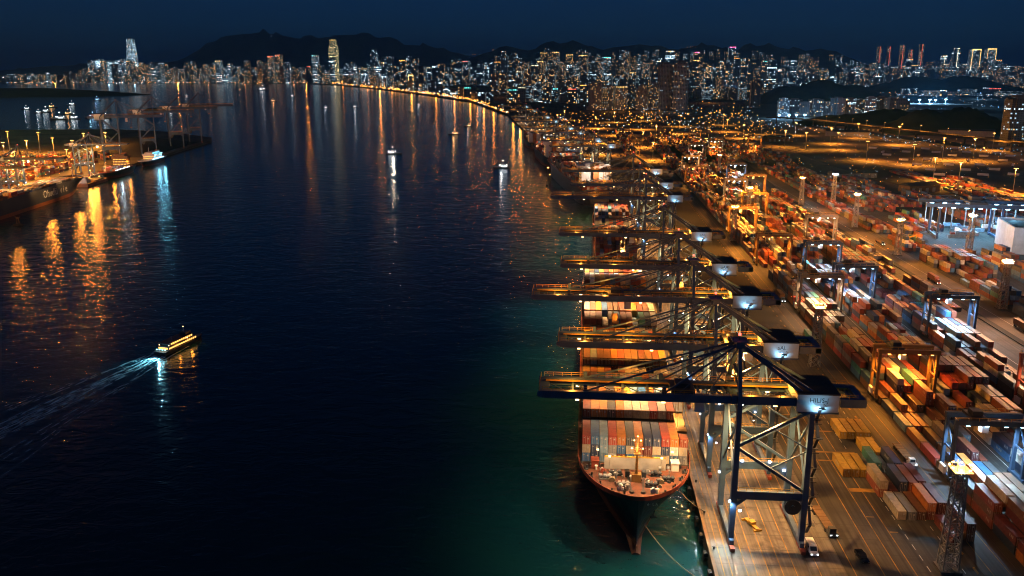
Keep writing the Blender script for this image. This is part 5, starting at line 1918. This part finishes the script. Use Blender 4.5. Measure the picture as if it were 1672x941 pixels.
def building(px, yb, yt, wpx, win, label, cat='high-rise', group=None, crown=None, shape='box', name='city_tower', roof_part=False, rz=None, strip=None, dr=1.0):
    x, y = ground_at(px, yb, GZ)
    dep = depth_of(x, y)
    s = dep / FOC
    Hh, W = max(8, (yb - yt) * s * 1.02), wpx * s
    D = W * RND.uniform(.75, 1.25) * dr
    m = MB()
    if shape == 'box':
        m.box(-W / 2, -D / 2, 0, W / 2, D / 2, Hh)
    elif shape == 'step':
        m.box(-W / 2, -D / 2, 0, W / 2, D / 2, Hh * .86).box(-W * .36, -D * .36, Hh * .86, W * .36, D * .36, Hh)
    elif shape == 'podium':
        m.box(-W * .68, -D * .7, 0, W * .68, D * .7, Hh * .12).box(-W / 2, -D / 2, Hh * .12, W / 2, D / 2, Hh)
    elif shape == 'notch':
        m.box(-W / 2, -D * .36, 0, W / 2, D * .36, Hh * .97).box(-W * .34, -D / 2, 0, W * .34, -D * .361, Hh).box(-W * .34, D * .361, 0, W * .34, D / 2, Hh)
    elif shape == 'taper':
        k = 6
        for i in range(k):
            a, b_ = 1 - .42 * (i / k) ** 1.6, 1 - .42 * ((i + 1) / k) ** 1.6
            z0, z1 = Hh * i / k, Hh * (i + 1) / k
            m.add([(sx * W / 2 * q, sy * D / 2 * q, z) for q, z in ((a, z0), (b_, z1)) for sx, sy in ((-1, -1), (1, -1), (1, 1), (-1, 1))],
                  [(0, 1, 5, 4), (1, 2, 6, 5), (2, 3, 7, 6), (3, 0, 4, 7), (4, 5, 6, 7)])
    o = m.build(name, WIN[win], loc=(x, y, GZ), rz=rad(RND.uniform(-28, 28)) if rz is None else rz)
    tag(o, label, cat, group)
    if roof_part or crown:
        t = .58 if shape == 'taper' else (.72 if shape == 'step' else 1.0)
        MB().box(-W * .25 * t, -D * .25 * t, Hh, W * .25 * t, D * .25 * t, Hh + min(8, Hh * .05)).build('roof_house', wall_mat, o)
    if crown:
        t = .58 if shape == 'taper' else (.72 if shape == 'step' else 1.0)
        z = Hh - s * 1.3
        q = MB()
        n_ = max(2, int(wpx / 2.6))
        for i in range(n_):
            a_ = (-.5 + (i + .2) / n_) * W * t
            q.box(a_, -D / 2 * t - 1.5, z, a_ + W * t / n_ * RND.uniform(.4, .75), -D / 2 * t - .3, z + s * RND.uniform(.5, 1.1))
        q.build('crown_light', crown, o)
    if strip:
        q = MB()
        for sx in ((-1, 1) if strip[1] == 2 else (0,)):
            n_ = max(4, int((yb - yt) / 2.6))
            for i in range(n_):
                q.box(sx * W * .46 - s * .45, -D / 2 - 1.2, Hh * (i + .1) / n_, sx * W * .46 + s * .45, -D / 2 - .2, Hh * (i + RND.uniform(.5, .95)) / n_)
        if strip[1] == 2:
            q.box(-W / 2, -D / 2 - 1.2, Hh - s, W / 2, -D / 2 - .2, Hh + s * .4)
        q.build('light_strip', strip[0], o)
    return o


building(220, 135, 68, 14, 'tall_cool', 'tallest tower on the far shore, a tapering blue white glass tower', shape='taper', rz=0, roof_part=True)
building(166, 135, 99, 12, 'tall_cool', 'blue white lit tower block left of the tallest far shore tower', shape='notch', rz=0)
building(187, 135, 101, 19, 'tall_cool', 'broad white lit twin block beside the tallest far shore tower', shape='box', rz=0)
building(204, 135, 98, 9, 'far_cool', 'slim blue lit tower just left of the tallest far shore tower', shape='step', rz=0)
building(547, 135, 69, 12, 'tall_gold', 'golden lit skyscraper towering over the centre waterfront', crown=g_gold, shape='step', rz=0)
building(445, 135, 94, 9, 'far_warm', 'dark tower with red lit crown, left of a red topped pair', crown=g_red, rz=0)
building(458, 135, 92, 9, 'far_warm', 'dark tower with red lit crown, right of a red topped pair', crown=g_red, rz=0)
building(517, 135, 93, 10, 'far_cool', 'tower with teal lit crown left of the golden skyscraper', crown=g_teal, rz=0)
building(613, 137, 83, 10, 'far_cool', 'slim dark blue tower with small red light right of the golden skyscraper', shape='step', rz=0)
building(672, 147, 124, 8, 'dark', 'dark block outlined in amber light on the centre waterfront', crown=g_gold, strip=(g_gold, 2), rz=0)
building(823, 146, 88, 11, 'mid_cool', 'tall blue lit tower behind the bend of the bay', shape='step', rz=0)
building(990, 142, 96, 12, 'mid_cool', 'tower with glowing cyan crown in the middle of the skyline', crown=g_teal, rz=0)
building(1018, 142, 85, 9, 'mid_cool', 'slim tower with white top right of the cyan crowned one', rz=0)
building(1092, 140, 86, 13, 'tall_cool', 'pale tower with bright horizontal bands behind the dark twin towers', rz=0)
for k, (px, yt) in enumerate(((888, 89), (907, 88), (929, 92), (951, 93))):
    building(px, 142, yt, 12, 'mid_warm', f'apartment tower with amber lit crown, {ORD[k]} of four left of the cyan crowned tower', crown=g_gold, rz=0)
building(1135, 140, 88, 9, 'far_warm', 'tower carrying a small magenta sign right of the dark twin towers', crown=g_magenta, rz=0)
building(1192, 140, 80, 11, 'far_cool', 'tall tower with a pale pink crown against the hill', crown=g_magenta, rz=0)
building(1084, 179, 109, 21, 'dark', 'brownish unlit twin tower, left of the dark pair', roof_part=True, shape='notch', rz=rad(8), name='apartment_tower')
building(1110, 180, 107, 25, 'dark', 'grey unlit twin tower, right and broader of the dark pair', roof_part=True, shape='notch', rz=rad(-6), name='apartment_tower')
building(1586, 133, 84, 14, 'far_cool', 'tower outlined in gold light, left of two outlined towers', strip=(g_gold, 2), rz=0)
building(1611, 133, 83, 14, 'far_cool', 'tower outlined in gold light, right of two outlined towers', strip=(g_gold, 2), rz=0)
building(1537, 133, 93, 8, 'far_cool', 'slim tower with one pale light strip and amber top', strip=(g_pale, 1), crown=g_gold, rz=0)
building(1556, 133, 81, 10, 'far_cool', 'slim tower with one pale light strip and wider dark head', strip=(g_pale, 1), shape='step', rz=0)
for k, (px, yt) in enumerate(((1431, 79), (1447, 79), (1468, 77), (1482, 84), (1499, 76))):
    building(px, 132, yt, 6, 'far_warm', f'slender tower edged with red lights, {ORD[k]} of five on the right skyline', strip=(g_red_dim, 1), rz=0)
building(1652, 238, 163, 30, 'near_cool', 'near office tower with lit rooms beside the highway end', roof_part=True, shape='notch', rz=rad(6), name='office_tower')
building(1683, 240, 172, 22, 'near_cool', 'second near office tower cut by the edge of the view', roof_part=True, rz=rad(6), name='office_tower')
building(1232, 176, 134, 16, 'near_warm', 'single pale apartment tower right of the dark twin towers', roof_part=True, shape='notch', rz=0, name='apartment_tower')

TONE = {'warm': 'amber windowed', 'cool': 'blue windowed'}
ROWS = [
    ('low far left waterfront', 2, 150, 136.5, 123, 5, 7, 12, 3, ('far_warm', 'far_warm', 'far_cool')),
    ('far row around the tallest tower', 146, 330, 136, 110, 9, 7, 10, 1.5, ('far_cool', 'far_warm')),
    ('waterfront left of the golden skyscraper', 334, 540, 136, 112, 9, 7, 10, 1.5, ('far_cool', 'far_warm', 'far_warm')),
    ('skyline right of the golden skyscraper', 560, 812, 139, 104, 10, 8, 11, 1.5, ('far_cool', 'far_warm', 'far_cool')),
    ('low row along the bay curve', 562, 805, None, 17, 5, 8, 13, 2, ('mid_cool', 'mid_warm', 'far_cool')),
    ('skyline row behind the bent quay', 806, 1070, 143, 101, 8, 9, 13, 1.5, ('mid_warm', 'mid_cool', 'mid_warm')),
    ('middle row behind the bent quay', 800, 1072, 154, 124, 8, 10, 14, 2, ('mid_warm', 'mid_warm', 'mid_cool')),
    ('front row behind the far container yard', 826, 960, 168, 143, 7, 11, 16, 3, ('near_warm', 'mid_warm', 'near_cool')),
    ('row beside the dark twins', 958, 1070, 179, 139, 4, 16, 21, .6, ('near_warm',)),
    ('skyline row beyond the dark twins', 1066, 1262, 141, 103, 8, 9, 12, 2, ('mid_warm', 'far_cool', 'far_warm')),
    ('low row beyond the dark twins', 1130, 1258, 162, 143, 6, 10, 15, 3, ('near_warm', 'near_cool', 'mid_warm')),
    ('row below the hills on the right', 1262, 1452, 134, 109, 7, 9, 13, 3, ('far_warm', 'far_cool', 'far_warm')),
    ('skyline row at the far right', 1452, 1690, 133, 106, 7, 8, 12, 3, ('far_cool', 'far_warm')),
    ('slab row below the wooded hill', 1266, 1476, 190, 163, 5, 14, 20, 2, ('near_warm', 'near_cool', 'near_warm')),
    ('low row behind the floodlit stadium', 1470, 1690, 157, 149, 4, 12, 22, 5, ('near_cool', 'mid_cool')),
]
SHORE_PX = [(540, 139), (620, 147), (700, 157), (770, 168), (830, 190)]
for phrase, xa, xb, yb, top, jit, w0, w1, gap, styles in ROWS:
    px, k = xa + RND.uniform(0, 4), 0
    while px < xb:
        w = RND.uniform(w0, w1)
        c = px + w / 2
        if yb is None:
            base = 140
            for (p0, q0), (p1, q1) in zip(SHORE_PX, SHORE_PX[1:]):
                if p0 <= c <= p1:
                    base = lerp(q0, q1, (c - p0) / (p1 - p0)) - 4.5
            base = min(base, 166) + RND.uniform(-2, 1)
            yt = base - top + RND.uniform(-jit, jit)
        else:
            base = yb + RND.uniform(-1.6, 1.2)
            yt = top + RND.gauss(0, jit * .6)
        win = RND.choice(styles)
        hgt = 'tall' if (base - yt) > (28 if yb and top < 120 else 20) else 'lower'
        tone = TONE['warm' if 'warm' in win else 'cool']
        near = 'near' in win
        building(c, base, yt, w, win, f'{hgt} {tone} block, {ORD[k]} from left, {phrase}', 'high-rise', 'buildings of the ' + phrase,
                 crown=(RND.choice([g_gold, g_gold, g_gold, g_red, g_far_s, g_far_s, g_pale, g_teal]) if RND.random() < .16 else None),
                 shape=RND.choice(['box', 'step', 'podium', 'notch']), name='apartment_block' if near else 'city_tower', roof_part=near, rz=rad(RND.uniform(-20, 20)))
        px += w + RND.uniform(0, gap)
        k += 1

# everything farther back that reads as one mass
m = {k: MB() for k in ('far_warm', 'far_cool', 'mid_warm')}
def mass_tower(px, yb, yt, w, win):
    x, y = ground_at(px, yb, GZ)
    s = depth_of(x, y) / FOC
    H2, W = max(6, (yb - yt) * s), w * s
    m[win].box(x - W / 2, y - W / 2, GZ, x + W / 2, y + W / 2, GZ + H2)


for px in range(-10, 1690, 5):
    yb = RND.uniform(132, 134.5)
    mass_tower(px + RND.uniform(-2, 2), yb, yb - RND.uniform(8, 24 if px > 140 else 9), RND.uniform(5, 9), RND.choice(['far_warm', 'far_warm', 'far_cool']))
    if px > 560:
        yb = RND.uniform(134, 140)
        mass_tower(px + RND.uniform(-2, 2), yb, yb - RND.uniform(8, 26), RND.uniform(6, 10), RND.choice(['far_warm', 'far_cool', 'mid_warm']))
    if 800 < px < 1260:
        yb = RND.uniform(145, 152)
        mass_tower(px + RND.uniform(-2, 2), yb, yb - RND.uniform(6, 20), RND.uniform(7, 11), RND.choice(['mid_warm', 'far_cool', 'mid_warm']))
    if px > 1240:
        yb = RND.uniform(140, 150)
        mass_tower(px, yb, yb - RND.uniform(3, 8), RND.uniform(8, 14), RND.choice(['mid_warm', 'far_cool']))
HILL_Y, HILL_F = 15500, 3000
HILLS = [(740, 112), (765, 98), (790, 88), (815, 80), (836, 77), (862, 83), (892, 74), (925, 70), (955, 74), (985, 81), (1012, 76), (1045, 73), (1080, 78), (1112, 82), (1135, 75), (1165, 74), (1195, 83),
         (1225, 76), (1255, 74), (1285, 80), (1315, 86), (1340, 82), (1365, 84), (1390, 96), (1420, 108), (1470, 114), (1560, 116), (1720, 116)]
for k in range(210):                                        # blocks that climb the lower slopes
    px = RND.uniform(800, 1410)
    for (p0, q0), (p1, q1) in zip(HILLS, HILLS[1:]):
        if p0 <= px <= p1:
            ry = lerp(q0, q1, (px - p0) / (p1 - p0))
    t = RND.uniform(.05, .5)
    xr, zr = at_Y(px, ry, HILL_Y)
    xf = at_Y(px, ry, HILL_Y - HILL_F)[0]
    x, y, z = lerp(xf, xr, t), lerp(HILL_Y - HILL_F, HILL_Y, t), 3 + (zr - 3) * math.sin(t * PI / 2) ** 1.2
    W, H2 = RND.uniform(40, 85), RND.uniform(50, 150)
    m[RND.choice(['far_warm', 'far_warm', 'far_cool'])].box(x - W / 2, y - W / 2, z - 25, x + W / 2, y + W / 2, z + H2)
allm = MB()
for i, k in enumerate(m):
    allm.add(m[k].v, m[k].f, i)
tag(allm.build('distant_city', [WIN[k] for k in m]), kind='stuff')

# street lights nobody could count
sl = MB()
def dot(px, py, c, size=.42, z=None, up=6.0):
    x, y = ground_at(px, py, GZ)
    s = depth_of(x, y) / FOC
    r = size * s
    z = GZ + up + r if z is None else z
    o = [(x - r, y, z), (x + r, y, z), (x, y - r, z), (x, y + r, z), (x, y, z - r), (x, y, z + r)]
    sl.add(o, [(0, 2, 5), (2, 1, 5), (1, 3, 5), (3, 0, 5), (2, 0, 4), (1, 2, 4), (3, 1, 4), (0, 3, 4)], c)


for k in range(330):                                        # promenade of the far shore
    px = RND.uniform(-5, 552)
    warm = RND.random()
    dot(px, RND.uniform(133.2, 136.6), 0 if warm < .68 else (1 if warm < .9 else 2), RND.uniform(.35, .8), up=4)
for k in range(420):                                        # along the curve of the bay
    px = RND.uniform(540, 835)
    for (p0, q0), (p1, q1) in zip(SHORE_PX, SHORE_PX[1:]):
        if p0 <= px <= p1:
            b0_ = lerp(q0, q1, (px - p0) / (p1 - p0))
    dot(px, b0_ - abs(RND.gauss(0, 3.2)) - .8, 0 if RND.random() < .8 else 1, RND.uniform(.4, 1.1))
for k in range(64):                                         # rows of lamps over the far yards
    x, y0_ = RND.uniform(-120, 420), RND.uniform(1250, 2300)
    c_ = 0 if RND.random() < .78 else 1
    for q in range(RND.randint(4, 12)):
        y = y0_ + q * RND.uniform(18, 60)
        xx = x + (quay_x(y) - quay_x(y0_)) * .8
        if xx < quay_x(y) + 14:
            continue
        s = depth_of(xx, y) / FOC
        px, py = 836 + FOC * (xx * cp + y * sp) / depth_of(xx, y), 470.5 + FOC * ((CAM_H - GZ) * ct - (y * cp - xx * sp) * st) / depth_of(xx, y)
        dot(px, py, c_, RND.choice([.25, .35, .5, .8]), up=RND.uniform(4, 20))
for k in range(190):
    px, py = RND.uniform(860, 1240), RND.uniform(160, 232)
    if px < 836 + (py - 170) * .9:
        px += 90
    dot(px, py, 0 if RND.random() < .72 else 1, RND.choice([.3, .4, .6, .9]), up=RND.uniform(5, 18))
for k in range(150):                                        # over the opposite terminal
    s_, off_ = RND.uniform(-140, 430), RND.uniform(-230, -8)
    x, y = left_pt(s_, off_)
    dd = depth_of(x, y)
    dot(836 + FOC * (x * cp + y * sp) / dd, 470.5 + FOC * ((CAM_H - GZ) * ct - (y * cp - x * sp) * st) / dd, 0 if RND.random() < .75 else RND.choice([1, 2]), RND.choice([.3, .4, .6, .8]), up=RND.uniform(2, 16))
for k in range(520):                                        # small lamps among the stacks of the main yard
    x, y = RND.uniform(100, 420), RND.uniform(420, 1220)
    if 196 < x < 224:
        continue
    dd = depth_of(x, y)
    dot(836 + FOC * (x * cp + y * sp) / dd, 470.5 + FOC * ((CAM_H - GZ) * ct - (y * cp - x * sp) * st) / dd, 0 if RND.random() < .7 else 1, RND.choice([.22, .3, .4, .55]), up=RND.uniform(8, 15))
for k in range(380):                                        # between the blocks of the city
    px, py = RND.uniform(800, 1680), RND.uniform(127, 158)
    dot(px, py, RND.choice([0, 0, 0, 1, 1, 2]), RND.uniform(.25, .5))
for k in range(190):                                        # right hand city floor, bluish
    px, py = RND.uniform(1440, 1680), RND.uniform(148, 182)
    dot(px, py, RND.choice([1, 2, 2, 1, 0]), RND.uniform(.25, .55))
for k in range(170):
    px = RND.uniform(1240, 1680)
    py = lerp(205, 262, (px - 1240) / 440) + RND.uniform(-8, 5)
    dot(px, py, RND.choice([1, 1, 2, 0]), RND.uniform(.3, .6))
for k in range(120):
    px, py = RND.uniform(1250, 1670), RND.uniform(212, 300)
    dot(px, py, 0 if RND.random() < .75 else 1, RND.choice([.22, .3, .4]), up=RND.uniform(3, 9))
for k in range(60):
    px, py = RND.uniform(1050, 1240), RND.uniform(176, 200)
    dot(px, py, RND.choice([1, 1, 2, 0]), RND.uniform(.3, .6))
for (x0, y0, x1, y1, n_) in ((1500, 127, 1672, 130, 40), (1250, 122, 1330, 118, 14), (1290, 99, 1325, 99.5, 9)):
    for k in range(n_):
        t = RND.random()
        dot(lerp(x0, x1, t), 133 + RND.uniform(-1.5, 2), RND.choice([0, 1]), .4)
for px0, px1, py, Y, c_ in ((443, 455, 58.5, 19600, 1), (884, 908, 76.5, 15200, 0), (805, 822, 82, 15200, 0), (772, 778, 89, 15200, 0), (1122, 1150, 77, 15200, 0), (1290, 1322, 99, 14500, 0), (1300, 1345, 88, 15000, 0)):
    k = px0
    while k < px1:
        x, z = at_Y(k, py + RND.uniform(-.5, .5), Y)
        r = .4 * Y / FOC
        sl.add([(x - r, Y, z), (x + r, Y, z), (x, Y - r, z), (x, Y + r, z), (x, Y, z - r), (x, Y, z + r)],
               [(0, 2, 5), (2, 1, 5), (1, 3, 5), (3, 0, 5), (2, 0, 4), (1, 2, 4), (3, 1, 4), (0, 3, 4)], c_)
        k += RND.uniform(2.5, 5)
tag(sl.build('street_lights', [g_far_s, g_far_w, g_far_b]), kind='stuff')
# shore lamps strong enough to draw streaks on the water
for px, off, w, col in ((672, 2.0, 900000, SODIUM), (712, 2, 320000, SODIUM), (742, 2, 300000, SODIUM), (768, 2, 260000, SODIUM), (790, 2, 240000, SODIUM), (806, 2, 200000, SODIUM),
                        (600, 1.5, 500000, SODIUM), (640, 1.5, 300000, SODIUM), (560, 1, 600000, SODIUM), (480, .8, 500000, WARM), (400, .8, 500000, SODIUM), (340, .8, 600000, WARM),
                        (220, .8, 1500000, (.3, .7, 1)), (178, .8, 1200000, (.3, .65, 1)), (120, .8, 400000, WARM), (60, .8, 400000, SODIUM), (547, 1.2, 900000, (1, .85, .5)), (860, 3, 160000, SODIUM), (850, 2.5, 160000, SODIUM), (838, 2, 160000, SODIUM)):
    b0_ = 138
    for (p0, q0), (p1, q1) in zip(SHORE_PX + [(830, 190)], SHORE_PX[1:] + [(870, 228)]):
        if p0 <= px <= p1:
            b0_ = lerp(q0, q1, (px - p0) / (p1 - p0))
    x, y = ground_at(px, b0_ - off, GZ)
    s = depth_of(x, y) / FOC
    lamp('POINT', col, w * (.085 if px > 640 else .05), (x, y, GZ + 14), None, 1.2 * s, name='shore_lamp')

# added fill lamps between the city blocks, brightening facades and haze
for px, py, w, col in ((90, 135.5, 5e5, SODIUM), (190, 135.6, 7e5, (.4, .75, 1)), (290, 135.6, 6e5, SODIUM), (350, 135.6, 6e5, SODIUM), (420, 135.6, 6e5, SODIUM), (500, 136, 6e5, SODIUM), (570, 139, 5e5, SODIUM),
                       (620, 143, 3e5, SODIUM), (680, 149, 3e5, SODIUM), (730, 154, 2.4e5, SODIUM), (780, 160, 2e5, SODIUM), (840, 158, 2.4e5, SODIUM), (900, 160, 2e5, SODIUM), (870, 147, 3e5, (.5, .8, 1)), (960, 150, 3e5, SODIUM),
                       (1030, 148, 3e5, (.5, .8, 1)), (1000, 182, 9e4, SODIUM), (1060, 183, 9e4, SODIUM), (1082, 182, 1.6e4, (.9, .6, .4)), (1112, 183, 1.6e4, (.5, .8, 1)), (1170, 150, 3e5, SODIUM), (1210, 152, 3e5, (.3, .6, 1)), (1160, 168, 1e5, SODIUM),
                       (1290, 134, 4e5, (.4, .7, 1)), (1400, 133, 4e5, SODIUM), (1520, 131, 5e5, (.4, .7, 1)), (1620, 131, 5e5, (.3, .6, 1)), (1340, 193, 7e4, (.4, .7, 1)), (1430, 193, 6e4, SODIUM), (1600, 162, 2e5, (.3, .65, 1)), (1560, 170, 1.5e5, (.3, .65, 1))):
    x, y = ground_at(px, py, GZ)
    lamp('POINT', col, w, (x, y, GZ + 25), None, 6, name='city_fill_lamp')

# floodlit stadium masts
for k, (px, py, yt) in enumerate(((1272, 193, 189), (1288, 193, 189), (1300, 193, 188.5), (1314, 193, 188.5), (1481, 176, 164), (1500, 176, 164), (1517, 176, 164), (1526, 176, 164.5), (1543, 176, 163.5))):
    x, y = ground_at(px, py, GZ)
    s = depth_of(x, y) / FOC
    h = (py - yt) * s
    where = 'beside the far end of the highway' if px < 1400 else 'round the stadium below the hills'
    c = thing('floodlight_mast', f'blue white floodlight mast {where}, {ORD[k if k < 4 else k - 4]} of its group', 'floodlight mast', (x, y, GZ), 0, 'floodlight masts ' + where)
    MB().tube((0, 0, 0), (0, 0, h), .6, .4, 8).build('pole', galv, c)
    MB().box(-2.0 * s, -.5, h, 2.0 * s, .5, h + 1.4 * s).build('floodlight_panel', g_ice, c)
    lamp('POINT', (.3, .65, 1), 150000 if px < 1400 else 420000, (0, -4, h), c, 1.5)
st_ = thing('stadium', 'low stadium shell under the blue white floodlights below the hills', 'stadium', (*ground_at(1512, 178, GZ), GZ))
MB().prism([(150 * math.cos(t * PI / 12), 90 * math.sin(t * PI / 12)) for t in range(24)], 0, 16).build('stand', hatch_light, st_)
MB().prism([(95 * math.cos(t * PI / 12), 50 * math.sin(t * PI / 12)) for t in range(24)], 16.02, 16.2).build('pitch', forest, st_)

# ------------------------------------------------------------------ hills
def ridge(name, prof, Y, front, seed, mat_):
    r = random.Random(seed)
    P = []
    for (x0, y0), (x1, y1) in zip(prof, prof[1:]):
        n = max(1, int((x1 - x0) / 9))
        for k in range(n):
            P.append((lerp(x0, x1, k / n), lerp(y0, y1, k / n) + r.uniform(-.7, .7)))
    P.append(prof[-1])
    vs, fs = [], []
    R_ = 7
    for px, py in P:
        x, z = at_Y(px, py, Y)
        x2 = at_Y(px, py, Y - front)[0]
        for j in range(R_):
            t = j / (R_ - 1)
            zz = 3 + (z - 3) * math.sin(t * PI / 2) ** 1.2 * (1 + (r.uniform(-.12, .12) if 0 < j < R_ - 1 else 0))
            vs.append((lerp(x2, x, t), lerp(Y - front, Y, t), zz))
        vs.append((x, Y + front, 3))
    n = R_ + 1
    for i in range(len(P) - 1):
        for j in range(n - 1):
            fs.append((i * n + j, (i + 1) * n + j, (i + 1) * n + j + 1, i * n + j + 1))
    return setting(name, MB().add(vs, fs), mat_, smooth=True)


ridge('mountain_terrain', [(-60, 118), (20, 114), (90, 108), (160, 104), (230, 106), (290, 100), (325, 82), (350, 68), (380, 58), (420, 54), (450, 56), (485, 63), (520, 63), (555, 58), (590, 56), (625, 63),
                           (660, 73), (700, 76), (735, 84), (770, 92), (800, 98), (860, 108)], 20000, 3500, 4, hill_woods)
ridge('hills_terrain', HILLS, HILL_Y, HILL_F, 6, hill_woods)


def mound(name, x0, x1, yt, yb, seed, depth=160):
    cx, cy = ground_at((x0 + x1) / 2, yb, GZ)
    s = depth_of(cx, cy) / FOC
    wx, h = (x1 - x0) / 2 * s, (yb - yt) * s
    r = random.Random(seed)
    vs, fs = [], []
    n, q = 40, 10
    for i in range(n + 1):
        for j in range(q + 1):
            u, v = i / n * 2 - 1, j / q
            z = h * max(0, 1 - abs(u) ** 2.2) ** .8 * math.sin(PI * min(1, v * 1.02)) ** .8 * (1 + .12 * math.sin(9 * u + seed) + r.uniform(-.09, .09))
            vs.append((cx + u * wx, cy + v * depth * 2, GZ - .5 + z))
    for i in range(n):
        for j in range(q):
            a = i * (q + 1) + j
            fs.append((a, a + q + 1, a + q + 2, a + 1))
    return setting(name, MB().add(vs, fs), forest, smooth=True)


mound('wooded_hill_terrain', 1252, 1475, 136, 171, 2, 220)
mound('wooded_ridge_terrain', 1430, 1700, 127, 152, 5, 300)
mound('woodland_terrain', 1318, 1660, 184, 207, 9, 90)
mound('park_terrain', 1470, 1700, 183, 222, 12, 110)

# ------------------------------------------------------------------ the container mass as one mesh
mv, mf, mc = [], [], []
for x, y, z, rz, cn in MASS:
    c0, s0 = math.cos(rz), math.sin(rz)
    o = len(mv)
    hx, hy = CW / 2 - .03, CL / 2 - .05
    for zz in (z, z + CH - .03):
        for ax, ay in ((-hx, -hy), (hx, -hy), (hx, hy), (-hx, hy)):
            mv.append((x + ax * c0 - ay * s0, y + ax * s0 + ay * c0, zz))
    mf += [(o + 4, o + 5, o + 6, o + 7), (o, o + 1, o + 5, o + 4), (o + 1, o + 2, o + 6, o + 5), (o + 2, o + 3, o + 7, o + 6), (o + 3, o, o + 4, o + 7)]
    k = RND.uniform(.75, 1.2)
    c = PAL[cn]
    mc += [(c[0] * k, c[1] * k, c[2] * k, 1)] * 5
me = bpy.data.meshes.new('stacked_containers')
me.from_pydata(mv, [], mf)
me.materials.append(box_mass)
ca = me.attributes.new('paint', 'FLOAT_COLOR', 'FACE')
ca.data.foreach_set('color', [v for c in mc for v in c])
tag(link(bpy.data.objects.new('stacked_containers', me)), kind='stuff')

# ------------------------------------------------------------------ haze
HAZE = 3.6e-5
m, nt, out = nodes_of('harbour haze')
pv = nt.nodes.new('ShaderNodeVolumePrincipled')
pv.inputs['Color'].default_value = (.16, .58, 1.0, 1)
pv.inputs['Density'].default_value = HAZE
pv.inputs['Anisotropy'].default_value = .3
nt.links.new(pv.outputs[0], out.inputs['Volume'])
if HAZE:
    hz = MB().box(-71000, -3500, -3, 71000, 71000, 1500).build('haze', m)
    tag(hz, kind='stuff')

# ------------------------------------------------------------------ sky, moonlight, camera
W_ = bpy.data.worlds.new('World')
SC.world = W_
W_.use_nodes = True
nt = W_.node_tree
bg = nt.nodes['Background']
sky = nt.nodes.new('ShaderNodeTexSky')
sky.sky_type = 'NISHITA'
sky.sun_disc = False
sky.sun_elevation = rad(SUN_EL)
sky.sun_rotation = rad(180)
sky.ozone_density = 8.0
sky.air_density = 1.0
sky.dust_density = .3
nt.links.new(mix_col(nt, 1.0, sky.outputs[0], (.12, .40, .84), 'MULTIPLY'), bg.inputs[0])      # moonlit navy
bg.inputs[1].default_value = SKY_K
L = bpy.data.lights.new('moonlight', 'SUN')
L.energy, L.angle, L.color = .07, rad(.5), (.28, .6, 1)
o = bpy.data.objects.new('moonlight', L)
o.rotation_euler = (rad(50), 0, rad(20))
link(o)

cam = bpy.data.cameras.new('camera')
cam.sensor_width, cam.lens = 36.0, 36.0 * FOC / 1672
cam.clip_start, cam.clip_end = .5, 120000
co = bpy.data.objects.new('camera', cam)
co.location = (0, 0, CAM_H)
co.rotation_euler = (PI / 2 - TILT, 0, YAW)
link(co)
SC.camera = co

SC.view_settings.view_transform = 'Standard'
SC.view_settings.look = 'None'
SC.view_settings.gamma = 1
SC.view_settings.exposure = .35
SC.render.engine = 'CYCLES'
cy = SC.cycles
cy.use_denoising = True
cy.denoiser = 'OPENIMAGEDENOISE'
cy.use_light_tree = True
cy.filter_width = 1.05
cy.volume_bounces = 0
cy.max_bounces = 5
cy.diffuse_bounces = 2
cy.glossy_bounces = 3
cy.transparent_max_bounces = 6
cy.sample_clamp_indirect = 4
cy.caustics_reflective = False
cy.caustics_refractive = False
